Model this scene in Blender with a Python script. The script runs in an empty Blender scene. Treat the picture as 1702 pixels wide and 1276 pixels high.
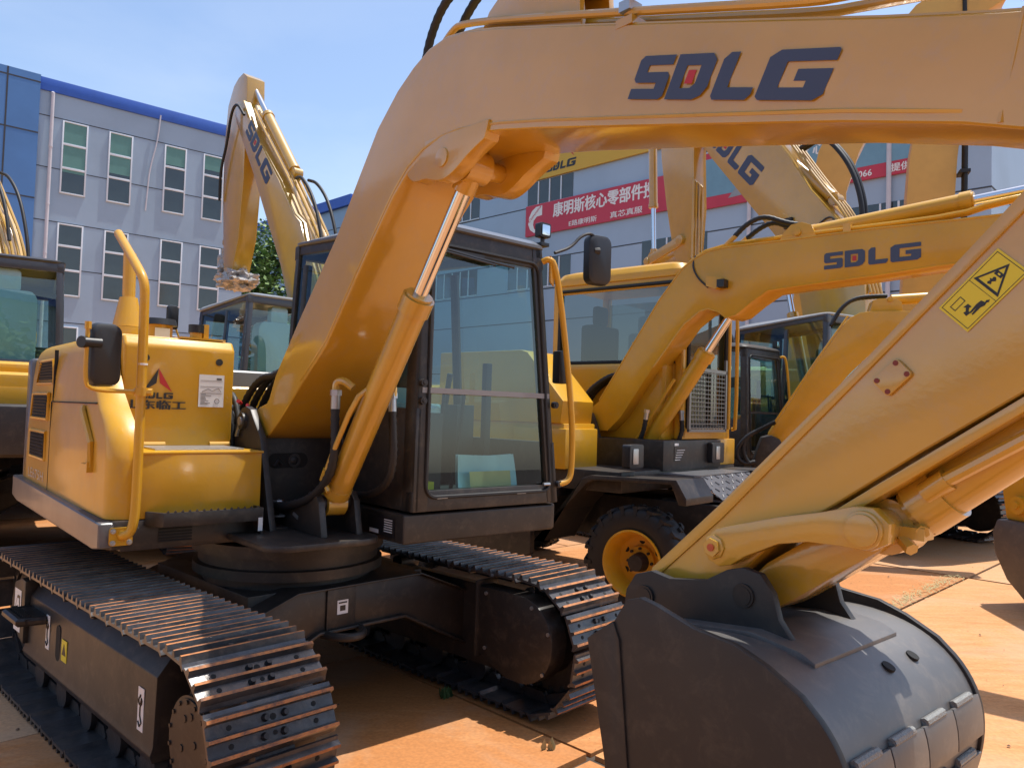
import bpy, bmesh, math, random
from mathutils import Vector, Matrix, geometry, noise
random.seed(7)
PI=math.pi; R=math.radians
sc=bpy.context.scene; COL=sc.collection
# ---------------------------------------------------------------- materials
def mat(name,col,rough=.5,metal=0,spec=.5,coat=0,coatr=.1,bump=0,bscale=60,vary=0,vscale=3,attr=None,tint=None,dirt=0,dust=0,cior=1.5):
    m=bpy.data.materials.new(name); m.use_nodes=True; nt=m.node_tree; b=nt.nodes['Principled BSDF']
    b.inputs['Base Color'].default_value=(*col,1); b.inputs['Roughness'].default_value=rough; b.inputs['Metallic'].default_value=metal
    b.inputs['Specular IOR Level'].default_value=spec; b.inputs['Coat Weight'].default_value=coat; b.inputs['Coat Roughness'].default_value=coatr
    tc=nt.nodes.new('ShaderNodeTexCoord'); L=nt.links.new; src=None
    if vary or dirt:
        n=nt.nodes.new('ShaderNodeTexNoise'); n.inputs['Scale'].default_value=vscale; n.inputs['Detail'].default_value=6; n.inputs['Roughness'].default_value=.6
        L(tc.outputs['Object'],n.inputs['Vector'])
        mx=nt.nodes.new('ShaderNodeMix'); mx.data_type='RGBA'
        t=tint or tuple(c*(1-vary) for c in col)
        mx.inputs['A'].default_value=(*col,1); mx.inputs['B'].default_value=(*t,1)
        rp=nt.nodes.new('ShaderNodeMapRange'); rp.inputs['From Min'].default_value=.42; rp.inputs['From Max'].default_value=.68
        L(n.outputs['Fac'],rp.inputs['Value']); L(rp.outputs['Result'],mx.inputs['Factor']); L(mx.outputs['Result'],b.inputs['Base Color'])
        rr=nt.nodes.new('ShaderNodeMapRange'); rr.inputs['To Min'].default_value=max(.02,rough-.06); rr.inputs['To Max'].default_value=min(1,rough+.12)
        L(n.outputs['Fac'],rr.inputs['Value']); L(rr.outputs['Result'],b.inputs['Roughness'])
    b.inputs['Coat IOR'].default_value=cior
    if dust:
        n4=nt.nodes.new('ShaderNodeTexNoise'); n4.inputs['Scale'].default_value=14; n4.inputs['Detail'].default_value=10; n4.inputs['Roughness'].default_value=.75; n4.inputs['Distortion'].default_value=.4
        L(tc.outputs['Object'],n4.inputs['Vector']); r4=nt.nodes.new('ShaderNodeMapRange'); r4.inputs['From Min'].default_value=.5; r4.inputs['From Max'].default_value=.78; r4.inputs['To Max'].default_value=dust; L(n4.outputs['Fac'],r4.inputs['Value'])
        m4=nt.nodes.new('ShaderNodeMix'); m4.data_type='RGBA'; m4.inputs['B'].default_value=(.36,.27,.18,1); m4.inputs['A'].default_value=(*col,1)
        if b.inputs['Base Color'].is_linked: L(b.inputs['Base Color'].links[0].from_socket,m4.inputs['A'])
        L(r4.outputs['Result'],m4.inputs['Factor']); L(m4.outputs['Result'],b.inputs['Base Color'])
    if bump:
        n2=nt.nodes.new('ShaderNodeTexNoise'); n2.inputs['Scale'].default_value=bscale; n2.inputs['Detail'].default_value=4
        bp=nt.nodes.new('ShaderNodeBump'); bp.inputs['Strength'].default_value=bump; bp.inputs['Distance'].default_value=.01
        L(tc.outputs['Object'],n2.inputs['Vector']); L(n2.outputs['Fac'],bp.inputs['Height']); L(bp.outputs['Normal'],b.inputs['Normal'])
        if coat: L(bp.outputs['Normal'],b.inputs['Coat Normal'])
    return m
def glassmat(name,tint,refl=1.5,rough=0.0,body=None,bodyf=0):
    m=bpy.data.materials.new(name); m.use_nodes=True; nt=m.node_tree; nt.nodes.clear(); L=nt.links.new
    o=nt.nodes.new('ShaderNodeOutputMaterial'); t=nt.nodes.new('ShaderNodeBsdfTransparent'); t.inputs[0].default_value=(*tint,1)
    g=nt.nodes.new('ShaderNodeBsdfGlossy'); g.inputs['Roughness'].default_value=rough; lw=nt.nodes.new('ShaderNodeLayerWeight'); lw.inputs['Blend'].default_value=.5; pw=nt.nodes.new('ShaderNodeMath'); pw.operation='POWER'; pw.inputs[1].default_value=4; L(lw.outputs['Facing'],pw.inputs[0]); f=nt.nodes.new('ShaderNodeMapRange'); f.inputs['To Min'].default_value=((refl-1)/(refl+1))**2*1.6; f.inputs['To Max'].default_value=1; L(pw.outputs[0],f.inputs['Value'])
    mx=nt.nodes.new('ShaderNodeMixShader'); base=t
    if body:
        d=nt.nodes.new('ShaderNodeBsdfDiffuse'); d.inputs[0].default_value=(*body,1); m2=nt.nodes.new('ShaderNodeMixShader'); m2.inputs[0].default_value=bodyf
        L(t.outputs[0],m2.inputs[1]); L(d.outputs[0],m2.inputs[2]); base=m2
    L(f.outputs[0],mx.inputs[0]); L(base.outputs[0],mx.inputs[1]); L(g.outputs[0],mx.inputs[2]); L(mx.outputs[0],o.inputs[0]); return m
Y=mat('yellow_paint',(.60,.31,.014),.38,spec=.35,coat=.4,coatr=.10,dust=.30,bump=.035,bscale=70,vary=.12,vscale=2.5)
Y2=mat('yellow_arm_paint',(.52,.295,.024),.36,spec=.4,coat=1,coatr=.12,cior=1.7,dust=.35,bump=.03,bscale=60,vary=.14,vscale=2)
YP=mat('pale_yellow_paint',(.62,.35,.06),.42,coat=.3,coatr=.3,vary=.15,vscale=1.5)
CH=mat('charcoal_paint',(.026,.021,.018),.42,spec=.5,coat=0,dust=.16,bump=.05,bscale=25,vary=.3,vscale=4)
CH2=mat('bucket_paint_lit',(.050,.045,.042),.55,spec=1.0,coat=.7,coatr=.5,dust=.25,bump=.10,bscale=10,vary=.35,vscale=3)  # shell grey a little lighter itself, raised further to stand in for sun sheen
CHB=mat('bucket_paint_shaded',(.017,.015,.014),.5,spec=.5,dust=.10,bump=.08,bscale=12,vary=.3,vscale=3)  # darker copy of the bucket paint, shade put into the side plates' colour
GC=mat('grey_cab_frame',(.045,.042,.046),.35,coat=.3,vary=.15)
GR=mat('grey_cab_paint',(.11,.11,.115),.30,coat=.3,vary=.15)
WR=mat('pale_roof_paint',(.25,.26,.27),.35,coat=.3,vary=.1)
BK=mat('black_rubber',(.012,.012,.013),.55,bump=.1,bscale=80,vary=.2)
BP=mat('black_plastic',(.016,.016,.018),.42,vary=.2)
ST=mat('track_steel',(.088,.086,.090),.32,metal=.5,dust=.3,spec=.6,bump=.15,bscale=40,vary=.45,vscale=9)
RU=mat('rusty_steel',(.46,.17,.05),.7,bump=.3,bscale=120,vary=.5,vscale=25,tint=(.14,.07,.045))
DR=mat('dark_chain_steel',(.035,.033,.034),.45,metal=.3,bump=.2,bscale=60,vary=.4,vscale=12)
CR=mat('chrome_rod',(.72,.73,.75),.12,metal=1)
ZN=mat('zinc_fitting',(.45,.46,.47),.35,metal=.8)
DL=mat('decal_navy',(.045,.055,.10),.35); RD=mat('decal_red',(.45,.02,.02),.4); BL=mat('decal_black',(.015,.013,.014),.4)
WH=mat('decal_white',(.75,.75,.73),.45,vary=.06); SG=mat('warning_yellow',(.68,.56,.02),.4)
GD=glassmat('cab_glass',(.62,.82,.80),1.7); GB=glassmat('dark_glass',(.30,.38,.37),1.8)
DKI=mat('cab_interior',(.022,.022,.024),.6,vary=.2); FAB=mat('seat_plastic_wrap',(.34,.48,.50),.25,coat=.4,bump=.5,bscale=14)
PW=mat('plastic_wrap',(.42,.40,.38),.22,coat=.5,bump=.4,bscale=20,vary=.3,vscale=6)
DKG=mat('gap_dark',(.006,.006,.006),.8)
# ---------------------------------------------------------------- mesh builder
class M:
    def __init__(s,S=1): s.v=[];s.f=[];s.m=[];s.S=S;s.k=0;s.X=None
    def add(s,vs,fs,m=None):
        b=len(s.v); s.v+=[(s.X@Vector(p) if s.X else Vector(p)) for p in vs]
        for f in fs: s.f.append(tuple(b+i for i in f)); s.m.append(s.k if m is None else m)
        return s
    def box(s,x0,x1,y0,y1,z0,z1,m=None):
        return s.add([(x0,y0,z0),(x1,y0,z0),(x1,y1,z0),(x0,y1,z0),(x0,y0,z1),(x1,y0,z1),(x1,y1,z1),(x0,y1,z1)],[(3,2,1,0),(4,5,6,7),(0,1,5,4),(1,2,6,5),(2,3,7,6),(3,0,4,7)],m)
    def pr(s,pts,a,b,ax='y',m=None):          # profile extruded along an axis; a,b may be functions of the first profile coordinate
        A=a if callable(a) else (lambda t:a); B=b if callable(b) else (lambda t:b); n=len(pts)
        ar=sum(pts[i][0]*pts[(i+1)%n][1]-pts[(i+1)%n][0]*pts[i][1] for i in range(n))
        if ar<0: pts=pts[::-1]
        if ax=='y': f=lambda p,h:(p[0],h,p[1])
        elif ax=='x': f=lambda p,h:(h,p[0],p[1])
        else: f=lambda p,h:(p[0],p[1],h)
        vs=[f(p,A(p[0])) for p in pts]+[f(p,B(p[0])) for p in pts]
        fs=[tuple(range(n)),tuple(range(2*n-1,n-1,-1))]+[((i+1)%n,i,n+i,n+(i+1)%n) for i in range(n)]
        return s.add(vs,fs,m)
    def cyl(s,p0,p1,r,r2=None,n=16,m=None,caps=True):
        p0=Vector(p0);p1=Vector(p1);r2=r if r2 is None else r2; d=(p1-p0).normalized(); u=d.orthogonal().normalized(); w=d.cross(u)
        vs=[p0+(u*math.cos(2*PI*i/n)+w*math.sin(2*PI*i/n))*r for i in range(n)]+[p1+(u*math.cos(2*PI*i/n)+w*math.sin(2*PI*i/n))*r2 for i in range(n)]
        fs=[(i,(i+1)%n,n+(i+1)%n,n+i) for i in range(n)]
        if caps: fs+=[tuple(range(n-1,-1,-1)),tuple(range(n,2*n))]
        return s.add(vs,fs,m)
    def tube(s,path,r,n=8,m=None,bend=0,rib=0):
        P=[Vector(p) for p in path]
        if bend: P=smooth(P,bend)
        rings=[];d0=None
        for i,p in enumerate(P):
            t=(P[min(i+1,len(P)-1)]-P[max(i-1,0)]).normalized()
            if d0 is None: u=t.orthogonal().normalized()
            else: u=(u-t*u.dot(t)).normalized()
            d0=t; w=t.cross(u); q=r*(1+(rib if i%2 else -rib)) if rib else r
            rings.append([p+(u*math.cos(2*PI*k/n)+w*math.sin(2*PI*k/n))*q for k in range(n)])
        vs=[v for g in rings for v in g]; fs=[]
        for i in range(len(rings)-1):
            for k in range(n): a=i*n+k;b=i*n+(k+1)%n; fs.append((a,b,b+n,a+n))
        fs+=[tuple(range(n-1,-1,-1)),tuple(range(len(vs)-n,len(vs)))]
        return s.add(vs,fs,m)
    def loft(s,rings,m=None,caps=True):
        n=len(rings[0]); vs=[v for g in rings for v in g]; fs=[]
        for i in range(len(rings)-1):
            for k in range(n): a=i*n+k;b=i*n+(k+1)%n; fs.append((a,b,b+n,a+n))
        if caps: fs+=[tuple(range(n-1,-1,-1)),tuple(range(len(vs)-n,len(vs)))]
        return s.add(vs,fs,m)
    def lathe(s,prof,c,axis='y',n=32,m=None,caps=True):   # prof: (radius, height along axis)
        rings=[]
        for r,h in prof:
            g=[]
            for i in range(n):
                a=2*PI*i/n; p=(r*math.cos(a),h,r*math.sin(a)) if axis=='y' else ((r*math.cos(a),r*math.sin(a),h) if axis=='z' else (h,r*math.cos(a),r*math.sin(a)))
                g.append((p[0]+c[0],p[1]+c[1],p[2]+c[2]))
            rings.append(g)
        return s.loft(rings,m,caps)
    def build(s,name,mats,parent=None,bevel=0,seg=2,rz=0,smooth_a=35,loc=None):
        me=bpy.data.meshes.new(name); me.from_pydata([p*s.S for p in s.v],[],s.f)
        mats=mats if isinstance(mats,(list,tuple)) else [mats]
        for m in mats: me.materials.append(m)
        for p,k in zip(me.polygons,s.m): p.material_index=min(k,len(mats)-1)
        bm=bmesh.new(); bm.from_mesh(me); bmesh.ops.recalc_face_normals(bm,faces=bm.faces)
        if bevel:
            es=[e for e in bm.edges if len(e.link_faces)==2 and e.calc_face_angle(0)>R(28)]
            bmesh.ops.bevel(bm,geom=es,offset=bevel*s.S,segments=seg,profile=.6,affect='EDGES',clamp_overlap=True)
        bm.to_mesh(me); bm.free()
        for p in me.polygons: p.use_smooth=True
        me.set_sharp_from_angle(angle=R(smooth_a))
        o=bpy.data.objects.new(name,me); COL.objects.link(o)
        if parent: o.parent=parent
        if rz: o.rotation_euler=(0,0,rz)
        if loc: o.location=loc
        return o
def smooth(P,it=2):
    for _ in range(it):
        Q=[P[0]]
        for a,b in zip(P,P[1:]): Q+=[a*.75+b*.25,a*.25+b*.75]
        P=Q+[P[-1]]
    return P
def resample(path,step,it=3):
    P=smooth([Vector(p) for p in path],it); out=[P[0]]; acc=0
    for a,b in zip(P,P[1:]):
        d=(b-a).length; t=step-acc
        while t<=d: out.append(a.lerp(b,t/d)); t+=step
        acc=(acc+d)%step
    return out
def thing(name,label,cat,loc=(0,0,0),rz=0,group=None):
    o=bpy.data.objects.new(name,None); COL.objects.link(o); o.location=loc; o.rotation_euler=(0,0,rz); o.empty_display_size=.2
    o['label']=label; o['category']=cat
    if group: o['group']=group
    return o
def tag(o,label,cat,group=None):
    o['label']=label; o['category']=cat
    if group: o['group']=group
    return o
def struct(o,kind='structure'): o['kind']=kind; return o
def text_mesh(s,bold=0,res=3):
    B_=bold; bold=0
    c=bpy.data.curves.new('t','FONT'); c.body=s; c.size=1; c.offset=bold; c.resolution_u=res
    o=bpy.data.objects.new('t',c); COL.objects.link(o); bpy.context.view_layer.update()
    me=bpy.data.meshes.new_from_object(o.evaluated_get(bpy.context.evaluated_depsgraph_get()))
    V=[(v.co.x,v.co.y) for v in me.vertices]; F=[tuple(p.vertices) for p in me.polygons]
    bpy.data.objects.remove(o); bpy.data.curves.remove(c); bpy.data.meshes.remove(me)
    if V:
        x0=min(v[0] for v in V);x1=max(v[0] for v in V);y0=min(v[1] for v in V);y1=max(v[1] for v in V)
        q=B_*1.6; V0=V; F0=F; V=[]; F=[]
        for k,(ax,ay) in enumerate(((0,0),(q,0),(-q,0),(0,q*.6),(q,q*.6),(-q*.5,-q*.6)) if q else ((0,0),)):
            b=len(V); V+=[((x-x0+ax)/(x1-x0),(y-y0+ay)/(y1-y0),k) for x,y in V0]; F+=[tuple(b+i for i in f) for f in F0]
    return V,F
def decal(name,VF,o,ux,uz,mats,parent,mi=None,off=.002,S=1):
    """flat lettering: 2-D shape mapped on origin o, width vector ux, height vector uz"""
    V,F=VF; o=Vector(o);ux=Vector(ux);uz=Vector(uz); n=ux.cross(uz).normalized()*off
    b=M(S); b.add([o+ux*v[0]+uz*v[1]+n*(1+(.15*v[2] if len(v)>2 else 0)) for v in V],F)
    if mi: b.m=list(mi)
    me=b.build(name,mats,parent); return me
def shape(loops):
    """list of (outer, holes) -> triangles"""
    V=[];F=[];T=[]
    for li,(out,holes) in enumerate(loops):
        poly=[[Vector((x,y,0)) for x,y in l] for l in [out]+holes]; tr=geometry.tessellate_polygon(poly); b=len(V)
        V+=[(p.x,p.y) for l in poly for p in l]; F+=[tuple(b+i for i in t) for t in tr]; T+=[li]*len(tr)
    return V,F,T
def letters(shear=.0):
    S_=[(.10,1),(1,1),(1,.78),(.32,.78),(.32,.62),(.92,.62),(1,.54),(1,.08),(.9,0),(0,0),(0,.24),(.68,.24),(.68,.38),(.08,.38),(0,.46),(0,.9)]
    D_=[(0,0),(.72,0),(.9,.09),(1,.28),(1,.86),(.86,1),(0,1)]; Dh=[(.30,.25),(.56,.25),(.66,.36),(.66,.75),(.30,.75)]
    Dr=[(.38,.35),(.58,.35),(.58,.65),(.38,.65)]
    L_=[(.14,1),(.36,1),(.36,.26),(1,.26),(1,.12),(.9,0),(.07,0),(0,.08),(0,.86)]
    G_=[(.14,1),(.97,1),(1,.96),(1,.76),(.30,.76),(.30,.25),(.68,.25),(.68,.38),(.50,.38),(.50,.61),(1,.61),(1,.12),(.88,0),(.06,0),(0,.07),(0,.86)]
    out=[]
    for x0,w,l,h in ((0,.205,S_,[]),(.225,.215,D_,[Dh]),(.475,.20,L_,[]),(.70,.30,G_,[])):
        f=lambda P:[(x0+w*x+shear*y,y) for x,y in P]; out.append((f(l),[f(q) for q in h]))
        if l is D_: out.append((f(Dr),[]))
    return shape(out)
LET={s:letters(s) for s in (0,.04)}
def logo(name,parent,o,ux,uz,shear=0,mats=None,S=1):
    V,F,T=LET[shear]; return decal(name,(V,F),o,ux,uz,mats or [DL,RD],parent,mi=[1 if t==2 else 0 for t in T],S=S)
def circ(cx,cy,r,n=20,a0=0,a1=360): return [(cx+r*math.cos(R(a0+(a1-a0)*i/(n if a1-a0<360 else n))),cy+r*math.sin(R(a0+(a1-a0)*i/n))) for i in range(n+(1 if a1-a0<360 else 0))]
def rrect(x0,x1,y0,y1,r,n=4):
    out=[]
    for cx,cy,a in ((x1-r,y1-r,0),(x0+r,y1-r,90),(x0+r,y0+r,180),(x1-r,y0+r,270)):
        out+=[(cx+r*math.cos(R(a+90*i/n)),cy+r*math.sin(R(a+90*i/n))) for i in range(n+1)]
    return out
# ---------------------------------------------------------------- machine parts
def track_chain(parent,y0,y1,xr,xf,zc,Rr,S=1,rz=0,detail=2,sag=.0):
    """crawler track: triple-grouser shoes laid round a stadium"""
    Lr=xf-xr; per=2*Lr+2*PI*Rr; n=round(per/.172); p=per/n; b=M(S); c=M(S); yc=(y0+y1)/2
    prof=[(-.074,0),(-.074,.010),(-.062,.012),(-.056,.032),(-.046,.032),(-.040,.011),(-.008,.011),(-.004,.032),(.005,.032),(.009,.011),(.041,.011),(.046,.032),(.056,.032),(.061,.008),(.070,-.006),(.066,-.014),(.055,-.004),(.05,0)]
    prof=[(u*1.13,v) for u,v in prof]; rust={3,7,11} ; k=len(prof)
    for i in range(n):
        s=(i+.35)*p
        if s<Lr: q=Vector((xr+s,0,zc+Rr-sag*math.sin(PI*s/Lr)));t=Vector((1,0,0));o=Vector((0,0,1))
        elif s<Lr+PI*Rr: a=(s-Lr)/Rr; q=Vector((xf+Rr*math.sin(a),0,zc+Rr*math.cos(a)));t=Vector((math.cos(a),0,-math.sin(a)));o=Vector((math.sin(a),0,math.cos(a)))
        elif s<2*Lr+PI*Rr: d=s-Lr-PI*Rr; q=Vector((xf-d,0,zc-Rr));t=Vector((-1,0,0));o=Vector((0,0,-1))
        else: a=(s-2*Lr-PI*Rr)/Rr; q=Vector((xr-Rr*math.sin(a),0,zc-Rr*math.cos(a)));t=Vector((-math.cos(a),0,math.sin(a)));o=Vector((-math.sin(a),0,-math.cos(a)))
        W=lambda u,v,y:(q.x+t.x*u+o.x*v,y,q.z+t.z*u+o.z*v); j=random.uniform(-.002,.002)
        vs=[W(u,v,y0+j) for u,v in prof]+[W(u,v,y1+j) for u,v in prof]
        b.add(vs,[tuple(range(k)),tuple(range(2*k-1,k-1,-1))],0)
        for e in range(k):
            f=((e+1)%k,e,k+e,k+(e+1)%k); b.add([vs[g] for g in f],[(0,1,2,3)],1 if e in rust else 0)
        if detail>1:
            for u in (-.027,.028):
                for dy in (-.035,.035):
                    h=.007 if u<0 else -.004
                    b.cyl(W(u,.008,yc+dy+h),W(u,.026,yc+dy+h),.0145,.009,n=10,m=2)
                for dy in (-.15,.15): b.cyl(W(u,.0105,yc+dy),W(u,.0125,yc+dy),.009,n=8,m=3)
            b.cyl(W(-.024,.0105,yc),W(-.024,.0125,yc),.011,n=8,m=3); b.cyl(W(.025,.0105,yc),W(.025,.0125,yc),.008,n=8,m=3)
        for dy in (-.05,.05):
            vs=[W(u,v,yc+dy+e) for e in (-.014,.014) for u,v in ((-.082,-.002),(.07,-.002),(.09,-.03),(.07,-.055),(-.06,-.055),(-.08,-.03))]
            c.add(vs,[tuple(range(5,-1,-1)),tuple(range(6,12))]+[(e,(e+1)%6,6+(e+1)%6,6+e) for e in range(6)])
        c.cyl(W(.083,-.024,yc-.07),W(.083,-.024,yc+.07),.017,n=8)
    o=b.build('crawler_track',[ST,RU,BP,DKG],parent,rz=rz); c.build('chain',DR,o)
    return o
def undercarriage(P,S=1,rz=0,detail=2,gauge=1.75,sw=.45):
    zc,Rr=.352,.315; x0,x1=-1.12,1.12
    for sgn in (-1,1):
        yc=sgn*gauge/2; track_chain(P,yc-sw/2,yc+sw/2,x0,x1,zc,Rr,S,rz,detail,sag=.012)
        f=M(S); o=sgn   # o: outboard side
        def yy(d): return yc+o*d
        sec=[(yy(-.13),.15),(yy(.105),.15),(yy(.115),.18),(yy(.105),.21),(yy(.10),.47),(yy(.05),.535),(yy(-.09),.545),(yy(-.13),.50)]
        f.pr(sec,-.98,.73,'x')
        f.pr([(yy(-.15),.16),(yy(-.15),.58),(yy(-.14),.58),(yy(-.14),.16)],-.9,.9,'x')
        fr=f.build('track_frame',CH,P,bevel=.008,rz=rz)
        g=M(S); g.pr([(-1.02,.24),(-1.14,.30),(-1.17,.42),(-1.12,.52),(-1.0,.555),(-.93,.55),(-.93,.22)],yy(.06),yy(.13)); g.cyl((-1.12,yc-.06,.35),(-1.12,yc+.06,.35),.24,n=28)
        g.build('idler_guard',CH,fr,bevel=.012)
        h=M(S); h.cyl((1.12,yc-.12,.352),(1.12,yy(.14),.352),.165,n=40)
        h.lathe([(.155,yy(.14)),(.155,yy(.146)),(.0,yy(.146))],(1.12,0,.352),'y',40)
        for a in range(0,360,24): h.cyl((1.12+.145*math.cos(R(a)),yy(.14),.352+.145*math.sin(R(a))),(1.12+.145*math.cos(R(a)),yy(.152),.352+.145*math.sin(R(a))),.008,n=6)
        for a in range(10,360,60): h.cyl((1.12+.05*math.cos(R(a)),yy(.14),.352+.11*math.sin(R(a))),(1.12+.05*math.cos(R(a)),yy(.15),.352+.11*math.sin(R(a))),.013,n=6)
        h.build('final_drive',CH,fr,rz=0)
        sp=M(S); nt=21
        pts=[]
        for i in range(nt*2):
            rr=.285 if i%2 else .235; a=2*PI*i/(nt*2); pts+=[(1.12+rr*math.cos(a-.05),.352+rr*math.sin(a-.05)),(1.12+rr*math.cos(a+.05),.352+rr*math.sin(a+.05))]
        sp.pr(pts,yc-.022,yc+.022); sp.build('sprocket',DR,fr)
        for x in (-.75,-.4,-.05,.3,.65):
            ro=M(S); ro.lathe([(.02,yc-.09),(.075,yc-.09),(.075,yc-.035),(.095,yc-.03),(.095,yc-.02),(.06,yc-.01),(.06,yc+.01),(.095,yc+.02),(.095,yc+.03),(.075,yc+.035),(.075,yc+.09),(.02,yc+.09)],(x,0,.11),'y',16); ro.build('track_roller',DR,fr)
        ro=M(S); ro.cyl((-.1,yc-.07,.56),(-.1,yc+.07,.56),.045,n=14); ro.build('carrier_roller',DR,fr)
        # inner D-shaped motor guard on the drive end
        d=M(S); pts=[(.80,.60),(1.05,.60)]+[(1.10+.215*math.cos(R(a)),.385+.215*math.sin(R(a))) for a in range(80,-100,-12)]+[(1.0,.175),(.80,.26)]
        yi=yy(-.235); d.pr(pts,yi,yy(-.12)); d.pr([(.795,.63),(.81,.63),(.81,.235),(.795,.235)],yi-.02*o,yy(-.10))
        dd=d.build('motor_guard',CH,fr,bevel=.01)
        w=M(S)
        for x,z in ((.86,.57),(1.18,.555),(1.29,.45),(.86,.29),(1.26,.25)): w.cyl((x,yi,z),(x,yi-o*.006,z),.010,n=8)
        w.build('guard_bolt',ZN,fr)
        if detail>1 and sgn<0:
            st=M(S); st.box(-.90,-.62,yy(.10),yy(.20),.40,.425)
            st.tube([(-.90,yy(.11),.41),(-.88,yy(.22),.41),(-.64,yy(.22),.41),(-.62,yy(.11),.41)],.022,8)
            for i in range(9): st.pr([(-.89+i*.03,.425),(-.875+i*.03,.425),(-.882+i*.03,.44)],yy(.17),yy(.20))
            st.build('step',CH,fr)
            k=yy(.1035); 
            m=M(S); m.add([(-1.10,yy(.132),.27),(-.98,yy(.132),.27),(-.98,yy(.132),.49),(-1.10,yy(.132),.49)],[(0,1,2,3)],0)
            m.pr([(-1.085,.38),(-1.045,.30),(-1.0,.30),(-1.0,.46),(-1.045,.46)],yy(.132),yy(.1335),m=1); m.pr([(-1.072,.38),(-1.042,.315),(-1.010,.315),(-1.010,.445),(-1.042,.445)],yy(.1335),yy(.1345),m=0)
            m.pr([(-1.065,.38),(-1.035,.41),(-1.035,.387),(-1.008,.387),(-1.008,.373),(-1.035,.373),(-1.035,.35)],yy(.1345),yy(.1355),m=1)
            m.build('direction_label',[WH,BL],fr)
            for q,(xa,za) in enumerate(((-.60,.27),(.60,.235))):
                m=M(S); m.box(xa-.028,xa+.028,k-.001*0,yy(.1055),za,za+.165,0)
                m.tube([(xa,yy(.107),za+.14)]+[(xa+.016*math.cos(R(a)),yy(.107),za+.115+.016*math.sin(R(a))) for a in range(90,450,40)]+[(xa,yy(.107),za+.09),(xa,yy(.107),za+.06),(xa+.016,yy(.107),za+.035),(xa,yy(.107),za+.018),(xa-.016,yy(.107),za+.035)],.0035,5,m=1)
                m.build('hook_label',[WH,BL],fr)
            m=M(S); m.box(-.375,-.30,k,yy(.106),.27,.37,0); m.pr([(-.365,.30),(-.338,.355),(-.31,.30)],yy(.106),yy(.107),m=1); m.build('yellow_label',[SG,BL],fr)
            m=M(S); m.pr(rrect(-.47,-.405,.25,.42,.03),yy(.09),yy(.1045)); m.build('slot',DKG,fr)
            m=M(S); m.lathe([(.05,.553),(.05,.557),(0,.557)],(.05,yc,0),'z',16); m.build('grease_hole',DKG,fr)
    # centre frame with four legs
    c=M(S)
    top=[(-.66,.50),(-.42,.64),(.42,.64),(.66,.50),(.66,.26),(.40,.40),(.05,.50),(-.05,.50),(-.40,.40),(-.66,.26)]
    for xs in (-1,1):
        c.pr([(-.70,.52),(-.32,.655),(.40,.655),(.74,.52),(.74,.24),(.30,.47),(-.20,.47),(-.72,.24)],xs*.40,xs*.60,'x')
        c.pr([(-.70,.23),(-.2,.455),(.30,.455),(.74,.23),(.74,.245),(.30,.47),(-.2,.47),(-.70,.245)],xs*.38,xs*.625,'x')
        c.pr([(-.70,.52),(-.32,.658),(.40,.658),(.74,.52),(.74,.53),(.40,.668),(-.32,.668),(-.70,.53)],xs*.3,xs*.625,'x')
    c.box(-.5,.5,-.50,.50,.45,.655); c.box(.602,.612,-.16,.0,.47,.655)
    cf=c.build('centre_frame',CH,P,bevel=.006,rz=rz)
    e=M(S); e.tube([(.60,-.17,.452),(.67,-.15,.45),(.72,-.10,.45),(.72,-.04,.45),(.67,.01,.45),(.60,.03,.452)],.02,10,bend=2); e.build('tow_eye',CH,cf)
    if detail>1:
        m=M(S); m.box(.612,.614,-.105,-.045,.535,.60,0); m.box(.614,.615,-.09,-.06,.55,.575,1); m.box(.614,.615,-.098,-.052,.585,.592,1); m.build('lifting_label',[WH,BL],cf)
    b=M(S); b.lathe([(.42,.655),(.42,.69),(.47,.70),(.47,.745),(.445,.75),(.445,.80),(.475,.805),(.475,.86),(.3,.87)],(.13,-.08,0),'z',64); b.build('swing_bearing',CH,P,rz=rz)
def seat_parts(P,S=1,wrap=True):
    s=M(S); s.loft([[(-.28+x,y,z) for x,y in rrect(0,.50,.33,.84,.08)] for z in (1.40,1.43,1.52,1.55)])
    if S==1: s.X=Matrix.Translation((.22,-.06,0))
    s.loft([[(-.27+dx,.35+(y)*.47,1.5+zz*.72) for y,zz in rrect(0,1,0,1,.15)] for dx in (-.13,-.10,.02,.05)])
    s.loft([[(-.34+dx,.48+(y)*.2,2.2+zz*.2) for y,zz in rrect(0,1,0,1,.2)] for dx in (-.05,-.02,.03,.05)])
    return s.build('seat',FAB if wrap else DKI,P,bevel=.01)
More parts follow.
